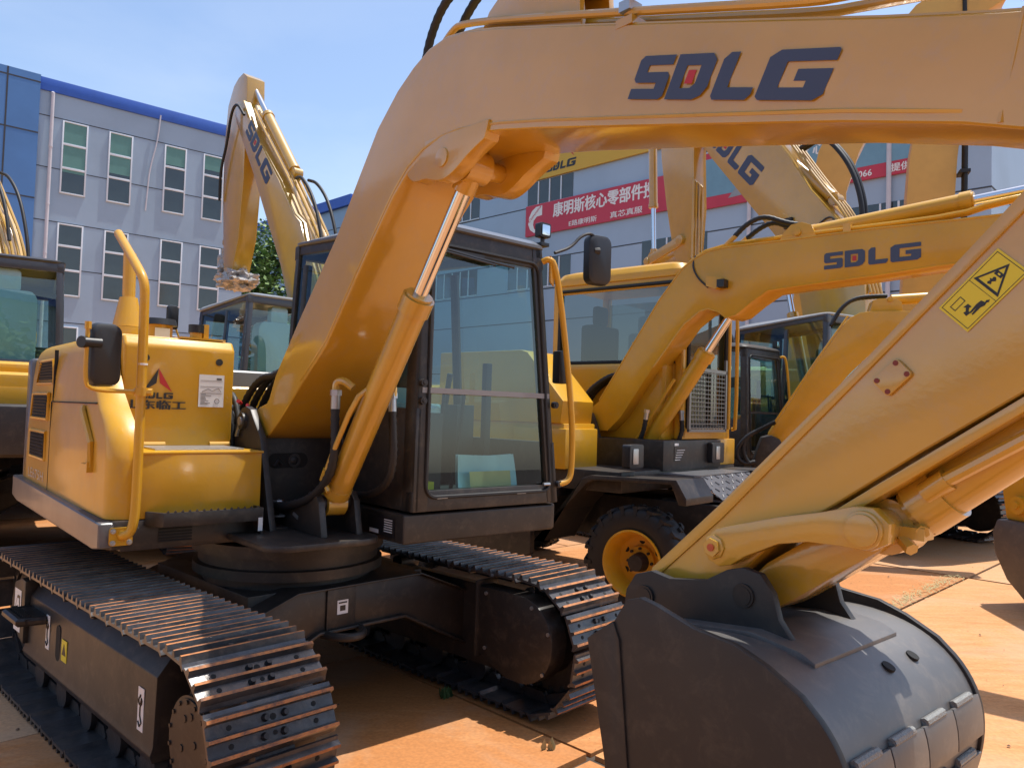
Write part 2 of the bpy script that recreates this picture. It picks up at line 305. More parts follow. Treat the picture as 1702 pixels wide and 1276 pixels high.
def cab(P,S=1,fm=CH,rm=None,glass=GD,detail=1,tall=0,wiper=True,guard=False,bars=True):
    """cab: y .12-1.07, x -.50-.95, z 1.04-2.53"""
    rm=rm or fm; zt=2.40
    B=dict(FR=(.95,.135),FL=(.95,1.07),RR=(-.50,.12),RL=(-.50,1.07)); T=dict(FR=(.885,.185),FL=(.885,.965),RR=(-.46,.165),RL=(-.46,.985))
    def at(k,z): t=(z-1.04)/(zt-1.04); return Vector((B[k][0]+(T[k][0]-B[k][0])*t,B[k][1]+(T[k][1]-B[k][1])*t,z))
    c=M(S)
    def post(k,w,d,sx,sy):
        rings=[]
        for z in (1.04,1.5,2.0,zt):
            p=at(k,z); rings.append([(p.x+sx*a,p.y+sy*b_,z) for a,b_ in ((0,.018),(.006,.006),(.018,0),(w,0),(w,.03),(.03,d),(0,d))])
        c.loft(rings)
    post('FR',.09,.085,-1,1); post('FL',.09,.075,-1,-1); post('RR',.055,.06,1,1); post('RL',.06,.06,1,-1)
    for k,sy in (('RR',1),('RL',-1)):
        p=at(k,2.40); q=at(k,2.475); c.pr([(p.x,p.z-.005),(p.x+.055,p.z-.005),(q.x+.055,q.z),(q.x,q.z)],p.y,p.y+sy*.05)
    def rail(a,b,z0,z1,t,inward,dz=0):
        p=[at(a,z0+dz),at(b,z0),at(b,z1),at(a,z1+dz)]; n=Vector(inward)*t
        e=Vector(inward)*.003; q=[v+e for v in p]; c.add(q+[v+n for v in q],[(0,1,2,3),(7,6,5,4),(0,4,5,1),(1,5,6,2),(2,6,7,3),(3,7,4,0)])
    rail('FR','FL',1.04,1.135,.06,(-1,0,0)); rail('FR','FL',2.29,zt,.06,(-1,0,0))
    rail('RR','FR',1.04,1.52,.03,(0,1,0)); rail('RR','FR',2.345,zt,.05,(0,1,0),.08)
    rail('RL','FL',1.04,1.36,.05,(0,-1,0)); rail('RL','FL',2.345,zt,.05,(0,-1,0),.08)
    rail('RR','RL',1.04,1.62,.05,(1,0,0)); rail('RR','RL',2.40,zt+.08,.05,(1,0,0))
    # middle side post
    for a,b,s in (('RR','FR',1),('RL','FL',-1)):
        t=.10 if s>0 else .42
        v=[at(a,z).lerp(at(b,z),t) for z in (1.1,2.35)]; c.tube([v[0]+Vector((0,s*.025,0)),v[1]+Vector((0,s*.025,0))],.028,8)
    c.box(-.47,.90,.16,1.03,1.035,1.06)
    cb=c.build('cab_frame',fm,P,bevel=.004)
    r=M(S); rings=[]
    for z,i,k in ((2.392,0,1),(2.400,-.012,1),(2.415,-.012,.95),(2.440,.02,.75),(2.465,.10,.65),(2.478,.22,.6)):
        rings.append([(x,y,z+k*.085*(.885-x)/1.345) for x,y in rrect(-.46+i*.5,.885-i*1.2,.165+i*.6,.985-i*.6,.07)])
    r.loft(rings)
    r.build('roof',rm,cb)
    if wiper:
        r=M(S); r.lathe([(.14,2.50),(.13,2.525),(.05,2.53)],(.25,.56,0),'z',20); r.build('roof_hatch',rm,cb)
    g=M(S); f=lambda z,y0,y1,dx:[(at('FR',z).x+dx,at('FR',z).y+y0,z),(at('FL',z).x+dx,at('FL',z).y-y1,z)]
    a,b_=f(1.60,.05,.04,-.012),f(2.32,.05,.04,-.012); g.add([*a,b_[1],b_[0]],[(0,1,2,3)]); g.build('upper_windscreen',glass,cb)
    g=M(S); a,b_=f(1.10,.05,.04,-.02),f(1.60,.05,.04,-.02); g.add([*a,b_[1],b_[0]],[(0,1,2,3)]); g.build('lower_windscreen',glass,cb)
    for s,ka,kb,d in ((1,'RR','FR',.012),(-1,'RL','FL',-.012)):
        g=M(S); z0=1.50 if s>0 else 1.34; v=[at(ka,z0),at(kb,z0),at(kb,2.36),at(ka,2.44)]; g.add([p+Vector((0,d,0)) for p in v],[(0,1,2,3)]); g.build('side_window',glass,cb)
    g=M(S); v=[at('RR',1.6),at('RL',1.6),at('RL',2.33),at('RR',2.33)]; g.add([p+Vector((.012,0,0)) for p in v],[(0,1,2,3)]); g.build('rear_window',glass,cb)
    b=M(S); z=1.605; p,q=at('FR',z),at('FL',z); b.box(p.x-.02,p.x+.004,p.y+.03,q.y-.02,z-.012,z+.014); b.build('window_bar',mat('bar_grey',(.22,.22,.23),.4) if detail>1 else fm,cb)
    # gasket
    gk=M(S)
    def gask(y0,y1,z0,z1):
        pts=[]
        for yy,zz in rrect(y0,y1,z0,z1,.06,5):
            p,q=at('FR',zz),at('FL',zz); t=yy; pts.append(p.lerp(q,t)+Vector((.004,0,0)))
        gk.tube(pts+[pts[0]],.009,6)
    gask(.075,.945,1.105,2.315); gk.build('window_gasket',BK,cb)
    if wiper:
        w=M(S); w.tube([(.905,.28,2.295),(.90,.50,2.28),(.90,.75,2.27)],.009,6); w.tube([(.91,.24,2.285),(.905,.62,2.262)],.006,6); w.box(.885,.905,.35,.55,2.27,2.30); w.build('wiper',BP,cb)
    s=M(S); s.box(-.40,-.1,.25,.34,1.06,1.58); s.box(-.3,.25,.2,.34,1.3,1.6); s.box(-.30,.30,.86,.99,1.25,1.55); s.box(-.2,.2,.4,.8,1.06,1.38)
    s.box(.42,.80,.17,.40,1.06,1.50); s.box(.0,.42,.17,.36,1.06,1.42); s.box(.60,.64,.80,.84,1.06,1.78); s.tube([(.50,.55,1.06),(.58,.55,1.45),(.60,.55,1.62)],.012,6); s.tube([(.50,.68,1.06),(.58,.68,1.45),(.60,.68,1.62)],.012,6)
    s.tube([(.1,.27,1.6),(.14,.27,1.74)],.018,8); s.tube([(.1,.92,1.55),(.14,.92,1.74)],.018,8); s.box(.66,.70,.20,.36,1.62,1.80)
    s.box(.25,.85,.2,1.0,1.06,1.08); s.build('console',DKI,cb,bevel=.01)
    seat_parts(cb,S)
    if detail>1:
        k=M(); k.box(.801,.803,.24,.29,1.36,1.39); k.build('console_label',SG,cb); k=M(); k.loft([[(x,y,z) for x,y in rrect(.40+i,.80-i,.165+i,.41-i,.05)] for z,i in ((1.50,0),(1.525,.005),(1.545,.05))]); k.build('plastic_cover',FAB,cb)
    return cb,at
def mirror(P,c,w,h,arm,S=1,n=(1,0,0),name='mirror',armm=BP,r=.010):
    b=M(S); c=Vector(c); n=Vector(n).normalized(); u=Vector((0,0,1)).cross(n).normalized(); z=Vector((0,0,1))
    rings=[]
    for d,k in ((-.03,.82),(-.022,.95),(0,1),(.028,.98),(.03,.93)):
        rings.append([c+n*d+u*(x*k)+z*(y*k) for x,y in rrect(-w/2,w/2,-h/2,h/2,min(w,h)*.28)])
    b.loft(rings); o=b.build(name,BP,P)
    g=M(S); g.add([c+n*.0305+u*(x*.88)+z*(y*.88) for x,y in rrect(-w/2,w/2,-h/2,h/2,min(w,h)*.28)],[tuple(range(20))]); g.build('mirror_glass',CR,o)
    a=M(S); a.tube(arm,r,8,bend=2); a.cyl(Vector(arm[0])-n*.01,Vector(arm[0])+u*.03,.02,n=10); a.build('mirror_arm',armm,o)
    return o
def cylinder(P,a,b,t,r,rr,S=1,name='hydraulic_cylinder',m=Y2,eye=True,pipe=None):
    a=Vector(a);b=Vector(b);d=(b-a); L=d.length; u=d/L; p=a+u*t; c=M(S)
    c.cyl(a+u*r*1.3,p,r,n=28); c.cyl(p-u*.07,p,r*1.14,n=28); c.cyl(p,p+u*.012,r*.95,n=28); c.cyl(a+u*r*.9,a+u*r*1.7,r*1.05,n=28)
    w=Vector((0,1,0)); c.cyl(a-w*r*.8,a+w*r*.8,r*1.0,n=24)
    if pipe:
        s=Vector((-u.z,0,u.x))*pipe; c.tube([p-u*.12+s*r*.9,p-u*.13+s*r*1.5,p-u*.2+s*r*1.6,a+u*.22+s*r*1.6,a+u*.17+s*r*1.3],r*.2,8,bend=1)
    o=c.build(name,m,P)
    k=M(S); k.cyl(p+u*.012,b-u*rr*1.2,rr,n=24); k.build('rod',CR,o)
    k=M(S); k.cyl(b-w*r*.85,b+w*r*.85,rr*2.0,n=24); k.cyl(b-u*rr*3.2,b,rr*1.5,n=20); k.build('rod_eye',m,o)
    return o
def hose(P,path,r,name='hose',fit=True,S=1,rib=.0,m=None):
    pts=resample(path,r*.9 if rib else .03,3); h=M(S); h.tube(pts,r,10,rib=rib); o=h.build(name,m or BK,P,smooth_a=80)
    if fit:
        f=M(S); a=Vector(path[0]);d=(Vector(path[0])-Vector(path[1])).normalized(); f.cyl(a-d*.01,a+d*.05,r*1.05,n=12); f.cyl(a+d*.05,a+d*.075,r*1.35,n=6); f.build('hose_fitting',ZN,o)
    return o
# ---------------------------------------------------------------- the main crawler excavator
def yn(x): return -.28+.08*min(max((x-.2)/3.2,0),1)
def yf(x): return .10-.12*min(max((x-1.7)/1.3,0),1)
EX=thing('crawler_excavator','nearest crawler excavator, dark cab, its big lettered boom crossing the top of the photo','excavator',(-1.165,4.12,0),R(-49))
undercarriage(EX,1,R(5.4),2)
def main_upper(P):
    # deck and skirts
    d=M(); d.pr(rrect(-1.70,.86,-.50,.06,.10),.895,.925,'z'); d.box(-1.6,.4,-.95,.95,.88,.93)
    d.pr([(-1.75,-1.03),(.33,-1.03),(.40,-.98),(.405,-.37),(-1.75,-.37)],.89,1.01,'z')
    d.build('deck',CH,P,bevel=.008)
    sk=M(); sk.pr([(-1.80,.905),(-1.62,.885),(.30,.885),(.40,.90),(.40,1.005),(-1.80,1.03)],-1.035,-.97)
    sk.build('side_skirt',GR,P,bevel=.012,seg=3)
    sk=M(); sk.pr([(-1.5,1.09),(.80,1.09),(.91,1.085),(.93,1.05),(.93,.105),(.55,.105),(.55,.15),(-1.5,.15)],.893,1.028,'z'); o=sk.build('cab_skirt',CH,P,bevel=.012,seg=3)
    m=M(); m.box(.62,.86,.101,.1035,.915,1.005,0); m.box(.64,.72,.0995,.1015,.92,.938,1)
    for i in range(6): m.box(.77,.84,.0995,.1015,.935+i*.011,.939+i*.011,1)
    m.build('data_plate',[BL,WH],o)
    # right cowl
    lv=[(1.012,.385,0),(1.25,.385,0),(1.33,.37,0),(1.41,.31,.002),(1.48,.20,.004),(1.55,.10,.008),(1.64,.02,.012),(1.74,-.03,.022),(1.79,-.05,.04),(1.815,-.07,.06),(1.83,-.10,.085)]
    rings=[]
    for z,xf,i in lv:
        y0=-1.0+i; rx=-1.725+ (z-1.0)*.12+i; rad=.085
        g=[(rx,-.885,z),(rx,y0+.08,z)]+[(rx+.06-.06*math.cos(R(a)),y0+.06-.06*math.sin(R(a)),z) for a in range(0,91,30)]
        g+=[(xf-rad+rad*math.sin(R(a)),y0+rad-rad*math.cos(R(a)),z) for a in range(0,91,15)]+[(xf,-.885,z)]
        rings.append(g)
    c=M(); c.loft(rings); co=c.build('side_cowl',Y,P,smooth_a=50)
    g=M(); g.box(-.905,-.899,-1.0015,-.99,1.02,1.50); g.box(-.905,.10,-1.0015,-.985,1.495,1.501); g.box(-.89,-.886,-.9985,-.98,1.50,1.78); g.build('panel_gap',DKG,co)
    g=M(); g.tube([(-.12,-1.002,1.48),(-.10,-1.01,1.46),(.09,-1.01,1.32),(.09,-1.01,1.22),(.02,-1.012,1.205)],.014,6); g.pr([(-.04,1.19),(.10,1.19),(.10,1.235),(.06,1.225),(-.04,1.225)],-1.025,-.995); g.build('door_handle',Y,co)
    for pts,nn in (([(-1.30,1.728),(-.96,1.728),(-.93,1.60),(-1.40,1.60)],8),([(-1.43,1.54),(-.97,1.54),(-.98,1.40),(-1.46,1.40)],8),([(-1.47,1.325),(-1.0,1.325),(-1.0,1.175),(-1.44,1.175)],8)):
        v=M(); v.k=0; y=-.999 if pts[0][1]<1.7 else -.985
        v.pr(pts,y-.004,y+.01,m=0); z0,z1=pts[2][1],pts[0][1]; xa=min(p[0] for p in pts)+.05; xb=max(p[0] for p in pts)-.03
        for i in range(nn): zz=z0+(i+.5)*(z1-z0)/nn; v.add([(xa,y-.0045,zz-.005),(xb,y-.0045,zz-.005),(xb,y-.014,zz+.002),(xa,y-.014,zz+.002),(xb,y-.0045,zz+.005),(xa,y-.0045,zz+.005)],[(0,1,2,3),(3,2,4,5)],1)
        v.tube([(p[0]+(.0),y-.004,p[1]) for p in pts+pts[:1]],.010,6,m=2)
        if pts is not None and nn==8 and pts[2][1]<1.3:
            for i in range(12): xx=xa+i*(xb-xa)/11; v.box(xx-.004,xx+.004,y-.012,y-.005,z0+.01,z1-.01,1)
        v.build('vent',[DKG,BP,Y],co)
    decal('model_lettering',text_mesh('LE675H',0),(-1.48,-1.0005,1.05),(.46,0,0),(0,0,.055),[WR],co)
    # tail
    t=M(); t.pr([(-1.68,-1.0),(-1.74,-.97),(-1.80,-.7),(-1.83,0),(-1.80,.7),(-1.74,.97),(-1.68,1.0),(-1.55,1.0),(-1.55,-1.0)],.91,1.76,'z'); t.build('counterweight',GR,P,bevel=.03,seg=3)
    # hood
    h=M(); h.pr(rrect(-1.62,-.02,-.90,-.37,.03),1.5,1.832,'z'); h.pr(rrect(-1.62,-.62,-.36,.98,.05),1.02,1.62,'z'); h.build('engine_hood',Y,P,bevel=.03,seg=3)
    # lower tool box and upper tank box
    b=M(); b.box(-.1,.40,-.90,-.352,1.012,1.288); b.box(-.1,.408,-.905,-.345,1.286,1.298)
    bo=b.build('tool_box',Y,P,bevel=.006)
    b=M(); b.box(.03,.30,-.80,-.40,1.2985,1.305); b.build('tread_panel',ZN,bo)
    b=M(); b.cyl((.03,-.78,1.31),(.03,-.68,1.31),.013,n=10); b.cyl((.03,-.47,1.31),(.03,-.37,1.31),.013,n=10); b.build('hinge',YP,bo)
    b=M(); b.pr([(-.9,1.2),(.0,1.2),(.03,1.31),(.035,1.78),(.0,1.825),(-.9,1.83)],-.88,-.362); fu=b.build('fuel_tank',Y,P,bevel=.014,seg=3)
    x=.0365
    V,F,T=shape([([(0,0),(.44,.36),(.5,1)],[]),([(.5,1),(.56,.36),(1,0)],[])]); 
    decal('emblem',(V,F),(x,-.79,1.562),(0,.13,0),(0,0,.112),[BL,RD],fu,mi=[T[i] for i in range(len(F))])
    logo('lettering',fu,(x,-.80,1.528),(0,.145,0),(0,0,.030),0,[BL,BL])
    decal('lettering',text_mesh('山东临工',.025,2),(x,-.865,1.478),(0,.27,0),(0,0,.042),[BL],fu)
    m=M(); m.box(x,x+.002,-.535,-.412,1.495,1.655,0)
    for z in (1.625,1.595,1.562): m.box(x+.002,x+.0027,-.528,-.42,z,z+.0015,1)
    for i in range(9): m.box(x+.002,x+.0027,-.525,-.525+random.uniform(.02,.06),1.507+i*.0062,1.5095+i*.0062,1)
    m.tube([(x+.003,-.445+.012*math.cos(R(a)),1.525+.012*math.sin(R(a))) for a in range(0,380,40)],.0012,4,m=1); m.box(x+.002,x+.0027,-.45,-.425,1.63,1.64,1)
    m.tube([(x+.003,-.52,1.57),(x+.003,-.49,1.585),(x+.003,-.47,1.575),(x+.003,-.44,1.59),(x+.003,-.425,1.57)],.0012,4,m=1)
    m.build('instruction_sticker',[WH,GR],fu)
    m=M(); m.cyl((x-.004,-.785,1.72),(x+.004,-.785,1.72),.017,n=20); m.cyl((x-.004,-.44,1.72),(x+.004,-.44,1.72),.017,n=20); m.build('rubber_plug',BP,fu)
    # hood-top fittings
    e=M(); e.cyl((-1.05,-.6,1.82),(-1.05,-.6,1.95),.13,.11,n=20); e.cyl((-1.05,-.6,1.95),(-1.06,-.6,2.13),.085,.05,n=20); e.cyl((-1.06,-.6,2.13),(-1.08,-.6,2.40),.036,n=16); e.build('exhaust_stack',Y,P,smooth_a=50)
    e=M(); e.k=0; e.cyl((-.72,-.52,1.82),(-.72,-.52,1.95),.075,n=20,m=0); e.cyl((-.72,-.52,1.95),(-.72,-.52,1.985),.10,.09,n=20,m=1); e.box(-.645,-.643,-.56,-.48,1.86,1.93,2); e.build('air_precleaner',[Y,BP,WH],P)
    e=M(); e.k=0; e.box(-.10,.0,-.62,-.40,1.828,1.838,0); e.box(-.06,-.03,-.50,-.475,1.83,1.91,0); e.cyl((-.05,-.53,1.83),(-.05,-.53,1.865),.03,n=12,m=0); e.cyl((-.05,-.53,1.865),(-.05,-.53,1.905),.038,n=12,m=1); e.build('beacon_base',[Y,BP],P)
    # step in front of tool box
    s=M(); s.pr([(.40,-.85),(.49,-.80),(.49,-.385),(.40,-.385)],1.022,1.032,'z'); s.pr([(.41,-.86),(.50,-.81),(.50,-.38),(.49,-.38),(.49,-.80),(.405,-.845)],.985,1.045,'z'); s.box(.40,.50,-.385,-.375,.91,1.045)
    for i in range(14): s.pr([(-.80+i*.03,1.043),(-.785+i*.03,1.043),(-.79+i*.03,1.055)],.488,.50,'x')
    so=s.build('step',CH,P,bevel=.003)
    s=M(); 
    for i in range(6): s.box(.406,.409,-.80,-.66,.91+i*.013,.916+i*.013)
    s.build('vent',DKG,P)
    m=M(); m.box(.502,.504,-.40,-.38,.94,1.0); m.build('sticker',WH,so)
    s=M(); s.tube([(.40,-.95,.955),(.43,-.945,.95),(.445,-.915,.97),(.445,-.905,1.10),(.445,-.91,1.95),(.44,-.915,2.02),(.40,-.925,2.07),(.041,-.93,2.285)],.0195,14,bend=2)
    hr=s.build('handrail',Y,P)
    s=M(); s.pr(rrect(-.995,-.905,.91,.985,.012),.405,.415,'x'); s.build('rail_flange',Y,hr)
    s=M()
    for y,z in ((-.982,.972),(-.982,.923),(-.918,.923)): s.cyl((.415,y,z),(.42,y,z),.011,n=16); s.cyl((.42,y,z),(.428,y,z),.0075,n=6)
    s.build('bolt',ZN,hr)
    s=M(); s.cyl((.445,-.905,1.535),(.445,-.905,1.57),.028,n=12); s.cyl((.43,-.93,1.552),(.47,-.87,1.552),.015,n=6); s.build('clamp',Y,hr); s=M(); s.cyl((.445,-.907,1.665),(.445,-.907,1.673),.0205,n=14); s.build('tape_band',WH,hr)
    mo=mirror(P,(.40,-1.045,1.70),.125,.262,[(.40,-1.10,1.75),(.43,-1.125,1.745)],n=(-.98,-.2,0))
    s=M(); s.tube([(.43,-1.115,1.81),(.43,-1.118,1.60),(.43,-1.10,1.552),(.44,-.93,1.552)],.009,8,bend=2); s.cyl((.43,-1.115,1.80),(.43,-1.115,1.83),.013,n=8); s.build('mirror_bracket',Y,mo)
    s=M(); s.cyl((.44,-1.13,1.745),(.43,-1.065,1.745),.02,n=14); s.cyl((.44,-1.14,1.745),(.43,-1.125,1.745),.024,n=14); s.build('mirror_knob',BP,mo)
    # boom mount
    m=M(); pl=[(.02,1.46),(.06,1.495),(.11,1.505),(.17,1.49),(.205,1.45),(.30,1.36),(.46,.925),(-.35,.925),(-.20,1.15)]
    m.pr(pl,-.325,-.292); m.pr(pl,.112,.145)
    m.pr([(.205,.925),(.235,.925),(.235,1.05),(.235,1.385),(.205,1.385)],-.292,.112)
    mo=m.build('boom_mount',CH,P,bevel=.005)
    m=M()
    for y0 in (-.19,-.01): m.pr([(.24,.925),(.74,.925),(.72,1.0),(.70,1.08),(.66,1.12),(.60,1.12),(.55,1.06),(.24,1.0)],y0-.016,y0+.016)
    m.cyl((.635,-.205,1.066),(.635,.005,1.066),.04,n=20); m.build('cylinder_bracket',CH,mo,bevel=.004)
    m=M(); m.k=0; m.pr(rrect(-.25,-.04,1.20,1.275,.035),.2355,.2375,'x',m=0); m.lathe([(.036,.238),(.034,.244),(.022,.244),(.020,.24),(.010,.246),(0,.246)],(0,-.115,1.237),'x',24,m=1); m.tube([(.24,-.22,1.21),(.245,-.2,1.24),(.24,-.18,1.215)],.008,6,m=1); m.build('horn_opening',[DKG,DR],mo)
    m=M(); m.k=0; m.cyl((.10,-.345,1.43),(.10,-.325,1.43),.042,n=24,m=0); m.cyl((.10,-.352,1.43),(.10,-.345,1.43),.022,n=12,m=1); m.pr([(.03,1.35),(.055,1.35),(.10,1.43),(.085,1.44)],-.345,-.335,m=1); m.build('pivot_pin',[CH,ZN],mo)
    m=M(); m.tube([(.31,-.26,1.05),(.36,-.26,1.05),(.36,-.22,1.05),(.31,-.22,1.05)],.006,6,bend=1); m.tube([(.31,-.26,.98),(.38,-.26,.98),(.38,-.21,.98),(.31,-.21,.98)],.006,6,bend=1); m.cyl((.45,-.2,1.0),(.50,-.2,.985),.012,n=8); m.build('hose_clamp',ZN,mo)
    # boom
    outer=[(.06,1.41),(.10,1.47),(.171,1.503),(.267,1.526),(.34,1.66),(.54,1.891),(.885,2.264),(1.038,2.468),(1.182,2.655),(1.32,2.772),(1.42,2.83),(1.516,2.868),(1.629,2.879),(1.758,2.856),(1.911,2.811),(2.661,2.557),(2.948,2.458),(3.179,2.378),(3.383,2.312),(3.62,2.24),(3.78,2.17),(3.80,2.07),(3.73,1.99)]
    inner=[(3.60,1.99),(3.439,2.067),(3.336,2.105),(3.097,2.172),(2.668,2.278),(2.151,2.405),(1.95,2.45),(1.833,2.472),(1.72,2.487),(1.625,2.487),(1.514,2.468),(1.41,2.42),(1.32,2.345),(1.181,2.193),(1.052,2.045),(.826,1.78),(.602,1.605),(.40,1.44),(.30,1.37),(.20,1.34),(.10,1.37)]
    b=M(); b.pr(outer+inner,yn,yf); bo=b.build('boom',Y2,P,bevel=.010,seg=3,smooth_a=28)
    sw=M(); sw.tube([(x,yn(x)+.012,z+.002) for x,z in outer[4:20]],.006,6); sw.build('weld_bead',Y2,bo); sw=M(); sw.tube([(3.44,yn(3.4)+.001,2.30),(3.425,yn(3.4)+.001,2.22),(3.40,yn(3.4)+.001,2.09)],.006,6); sw.build('weld_bead',Y2,bo); sw=M(); sw.tube([(x,yn(x)+.003,z+.026) for x,z in inner[2:17]],.007,6); sw.build('weld_bead',Y2,bo)
    L=[(1.39,2.44),(1.42,2.395),(1.466,2.375),(1.531,2.377),(1.60,2.352),(1.658,2.348),(1.726,2.372),(1.782,2.405),(1.878,2.44),(1.90,2.50),(1.5,2.52)]
    L=[tuple(p) for p in smooth([Vector(p) for p in L[:9]],2)]+L[9:]
    k=M(); k.pr(L,yn(1.6)-.002,yn(1.6)+.06); k.pr([(x,z) for x,z in L],.03,.105); k.cyl((1.635,yn(1.6)-.008,2.43),(1.635,.11,2.43),.036,n=24); k.build('cylinder_boss',Y2,bo,bevel=.008)
    logo('logo',bo,(2.494,yn(2.5)-.0035,2.396),(.555,.013,-.164),(0.028,0,.112),0.04)
    p=M()
    for y,dz in ((-.20,.045),(-.13,.047)):
        pts=[(1.52,y,2.87),(1.60,y,2.925),(1.663,y,2.935),(2.119,y,2.785),(2.661,y,2.60),(3.015,y,2.478),(3.10,y,2.46),(3.3,y,2.42),(3.6,y,2.33)]; p.tube(pts,.0125,10,bend=2)
    po=p.build('hydraulic_pipe',Y2,bo)
    p=M(); p.k=0; p.box(2.44,2.50,-.225,-.11,2.615,2.64,0); p.box(2.45,2.49,-.225,-.17,2.66,2.69,1); p.cyl((2.47,-.2,2.69),(2.47,-.2,2.705),.012,n=6,m=1); p.build('pipe_clamp',[Y2,ZN],bo)
    # arm cylinder bracket and arm cylinder on top of the boom
    p=M()
    for y in (-.17,-.03): p.pr([(1.74,2.84),(1.80,2.93),(1.95,3.02),(2.07,3.04),(2.18,3.0),(2.24,2.90),(2.26,2.70)],y-.012,y+.012)
    p.cyl((2.05,-.19,2.96),(2.05,-.01,2.96),.03,n=20); p.build('cylinder_lug',Y2,bo,bevel=.004)
    cylinder(P,(2.05,-.10,2.96),(4.25,-.10,2.42),1.32,.062,.032,name='arm_cylinder')
    cylinder(P,(.635,-.10,1.066),(1.633,-.10,2.43),1.12,.060,.031,name='boom_cylinder')
    c=M(); c.tube([(.74,-.18,1.13),(.70,-.185,1.19),(.78,-.19,1.30),(.97,-.19,1.55),(1.0,-.14,1.60)],.012,8,bend=1); c.cyl((.70,-.185,1.18),(.73,-.185,1.23),.02,n=8); c.tube([(.785,-.185,1.58),(.785,-.185,1.625),(.82,-.17,1.635),(.86,-.14,1.60)],.018,10,bend=2); c.tube([(.935,.02,1.57),(.935,.02,1.625),(.93,-.03,1.635)],.018,10,bend=2); c.build('cylinder_pipe',Y2,P)
    hose(P,[(.785,-.185,1.515),(.785,-.185,1.45),(.80,-.185,1.32),(.76,-.185,1.20),(.63,-.20,1.09),(.45,-.22,1.04),(.32,-.24,1.02)],.020,rib=.08)
    hose(P,[(.935,.02,1.51),(.94,.02,1.45),(.945,.03,1.30),(.90,.04,1.18),(.72,.06,1.10),(.5,.08,1.08)],.018,rib=.08)
    h=[(.62,-.20,2.1)]
    hose(bo,[(1.38,-.17,2.86),(1.42,-.17,2.99),(1.52,-.17,3.10),(1.72,-.16,3.14),(1.95,-.14,3.05)],.017,fit=False,rib=.05)
    hose(bo,[(1.40,-.07,2.86),(1.46,-.07,3.02),(1.60,-.07,3.13),(1.80,-.09,3.14),(1.98,-.10,3.04)],.017,fit=False,rib=.05)
    for k in range(3): hose(P,[(-.20,-.26+.05*k,1.25),(-.14,-.25+.05*k,1.50),(.02,-.22+.06*k,1.66+.02*k),(.20,-.20+.06*k,1.66+.03*k),(.34,-.16+.05*k,1.78+.03*k),(.45,-.14+.05*k,1.90)],.019,fit=False,rib=.08)
    hose(P,[(-.35,-.33,1.10),(-.20,-.34,1.45),(-.08,-.34,1.52),(-.02,-.335,1.30),(-.05,-.33,1.05)],.020,fit=False,rib=.09); hose(P,[(-.45,-.30,1.3),(-.28,-.31,1.56),(-.12,-.3,1.58),(-.02,-.3,1.4)],.016,fit=False,rib=.09)
    # valves seen between tank and boom
    v=M(); v.box(-.5,-.15,-.34,-.1,1.0,1.42); 
    for i in range(6): v.tube([(-.12,-.32+i*.04,1.30),(-.08,-.32+i*.04,1.44-.01*i),(-.30,-.32+i*.04,1.5)],.014,8,bend=1)
    v.build('control_valve',DR,P,bevel=.01)
    v=M(); v.cyl((-.02,-.30,1.52),(.02,-.33,1.53),.010,n=8); v.cyl((-.02,-.26,1.50),(.02,-.28,1.51),.010,n=8); v.build('hose_cap',RD,P)
    # arm
    A=-.20; af=.0
    ap=[(2.52,1.03),(2.56,1.075),(2.609,1.115),(2.797,1.291),(2.886,1.39),(3.153,1.644),(3.413,1.914),(3.60,2.11),(3.67,2.20),(3.76,2.235),(3.84,2.30),(4.20,2.62),(4.30,2.55),(4.12,2.33),(3.95,2.12),(3.441,1.576),(3.258,1.452),(3.094,1.335),(2.95,1.235),(2.78,1.06),(2.70,1.0),(2.60,.975),(2.54,.985)]
    a=M(); a.pr(ap,A,af); ao=a.build('arm',Y2,P,bevel=.008,seg=3,smooth_a=28)
    a=M(); a.pr([(2.58,1.06),(2.60,1.115),(2.80,1.30),(3.16,1.655),(3.60,2.118),(3.625,2.10),(3.17,1.635),(2.81,1.27)],A-.006,af+.006); a.pr([(3.06,1.30),(3.45,1.575),(3.97,2.13),(3.99,2.12),(3.47,1.56),(3.08,1.285)],A-.004,af+.004); a.build('arm_flange',Y2,ao,bevel=.003)
    # bolted plate
    u=Vector((.72,0,.69)); v_=Vector((-.69,0,.72)); c0=Vector((3.209,A-.004,1.607))
    q=lambda x,y,d=0:c0+u*x+v_*y+Vector((0,-d,0))
    k=M(); pts=rrect(-.034,.034,-.024,.024,.008); k.add([q(x,y,-.004) for x,y in pts]+[q(x,y,.006) for x,y in pts],[tuple(range(20)),tuple(range(39,19,-1))]+[((i+1)%20,i,20+i,20+(i+1)%20) for i in range(20)])
    pt=k.build('cover_plate',Y2,ao,bevel=.002); pr_=mat('primer_red',(.18,.03,.02),.6)
    for x,y in ((-.026,-.016),(.026,-.016),(.026,.016),(-.026,.016)): k=M(); k.cyl(q(x,y,.005),q(x,y,.0075),.0055,n=12); k.build('bolt_hole',pr_,ao)
    # warning decal
    o=Vector((3.295,A-.0025,1.744)); ux=Vector((.103,0,.105)); uz0=Vector((3.347-3.295,0,1.693-1.744))
    o2=o+uz0; m=M(); 
    def D2(loops,mi,lift,b): 
        V,F,T=shape(loops); b.add([o2+ux*x-uz0*y+Vector((0,-lift,0)) for x,y in V],F,mi)
    b=M(); D2([([(0,0),(1,0),(1,1),(0,1)],[])],0,0,b)
    def ring(P_,Q_): return [(P_,[Q_])]
    D2(ring([(.03,.05),(.97,.05),(.97,.95),(.03,.95)],[(.038,.065),(.962,.065),(.962,.935),(.038,.935)]),1,.0006,b)
    D2([([(.497,.05),(.503,.05),(.503,.95),(.497,.95)],[])],1,.0006,b)
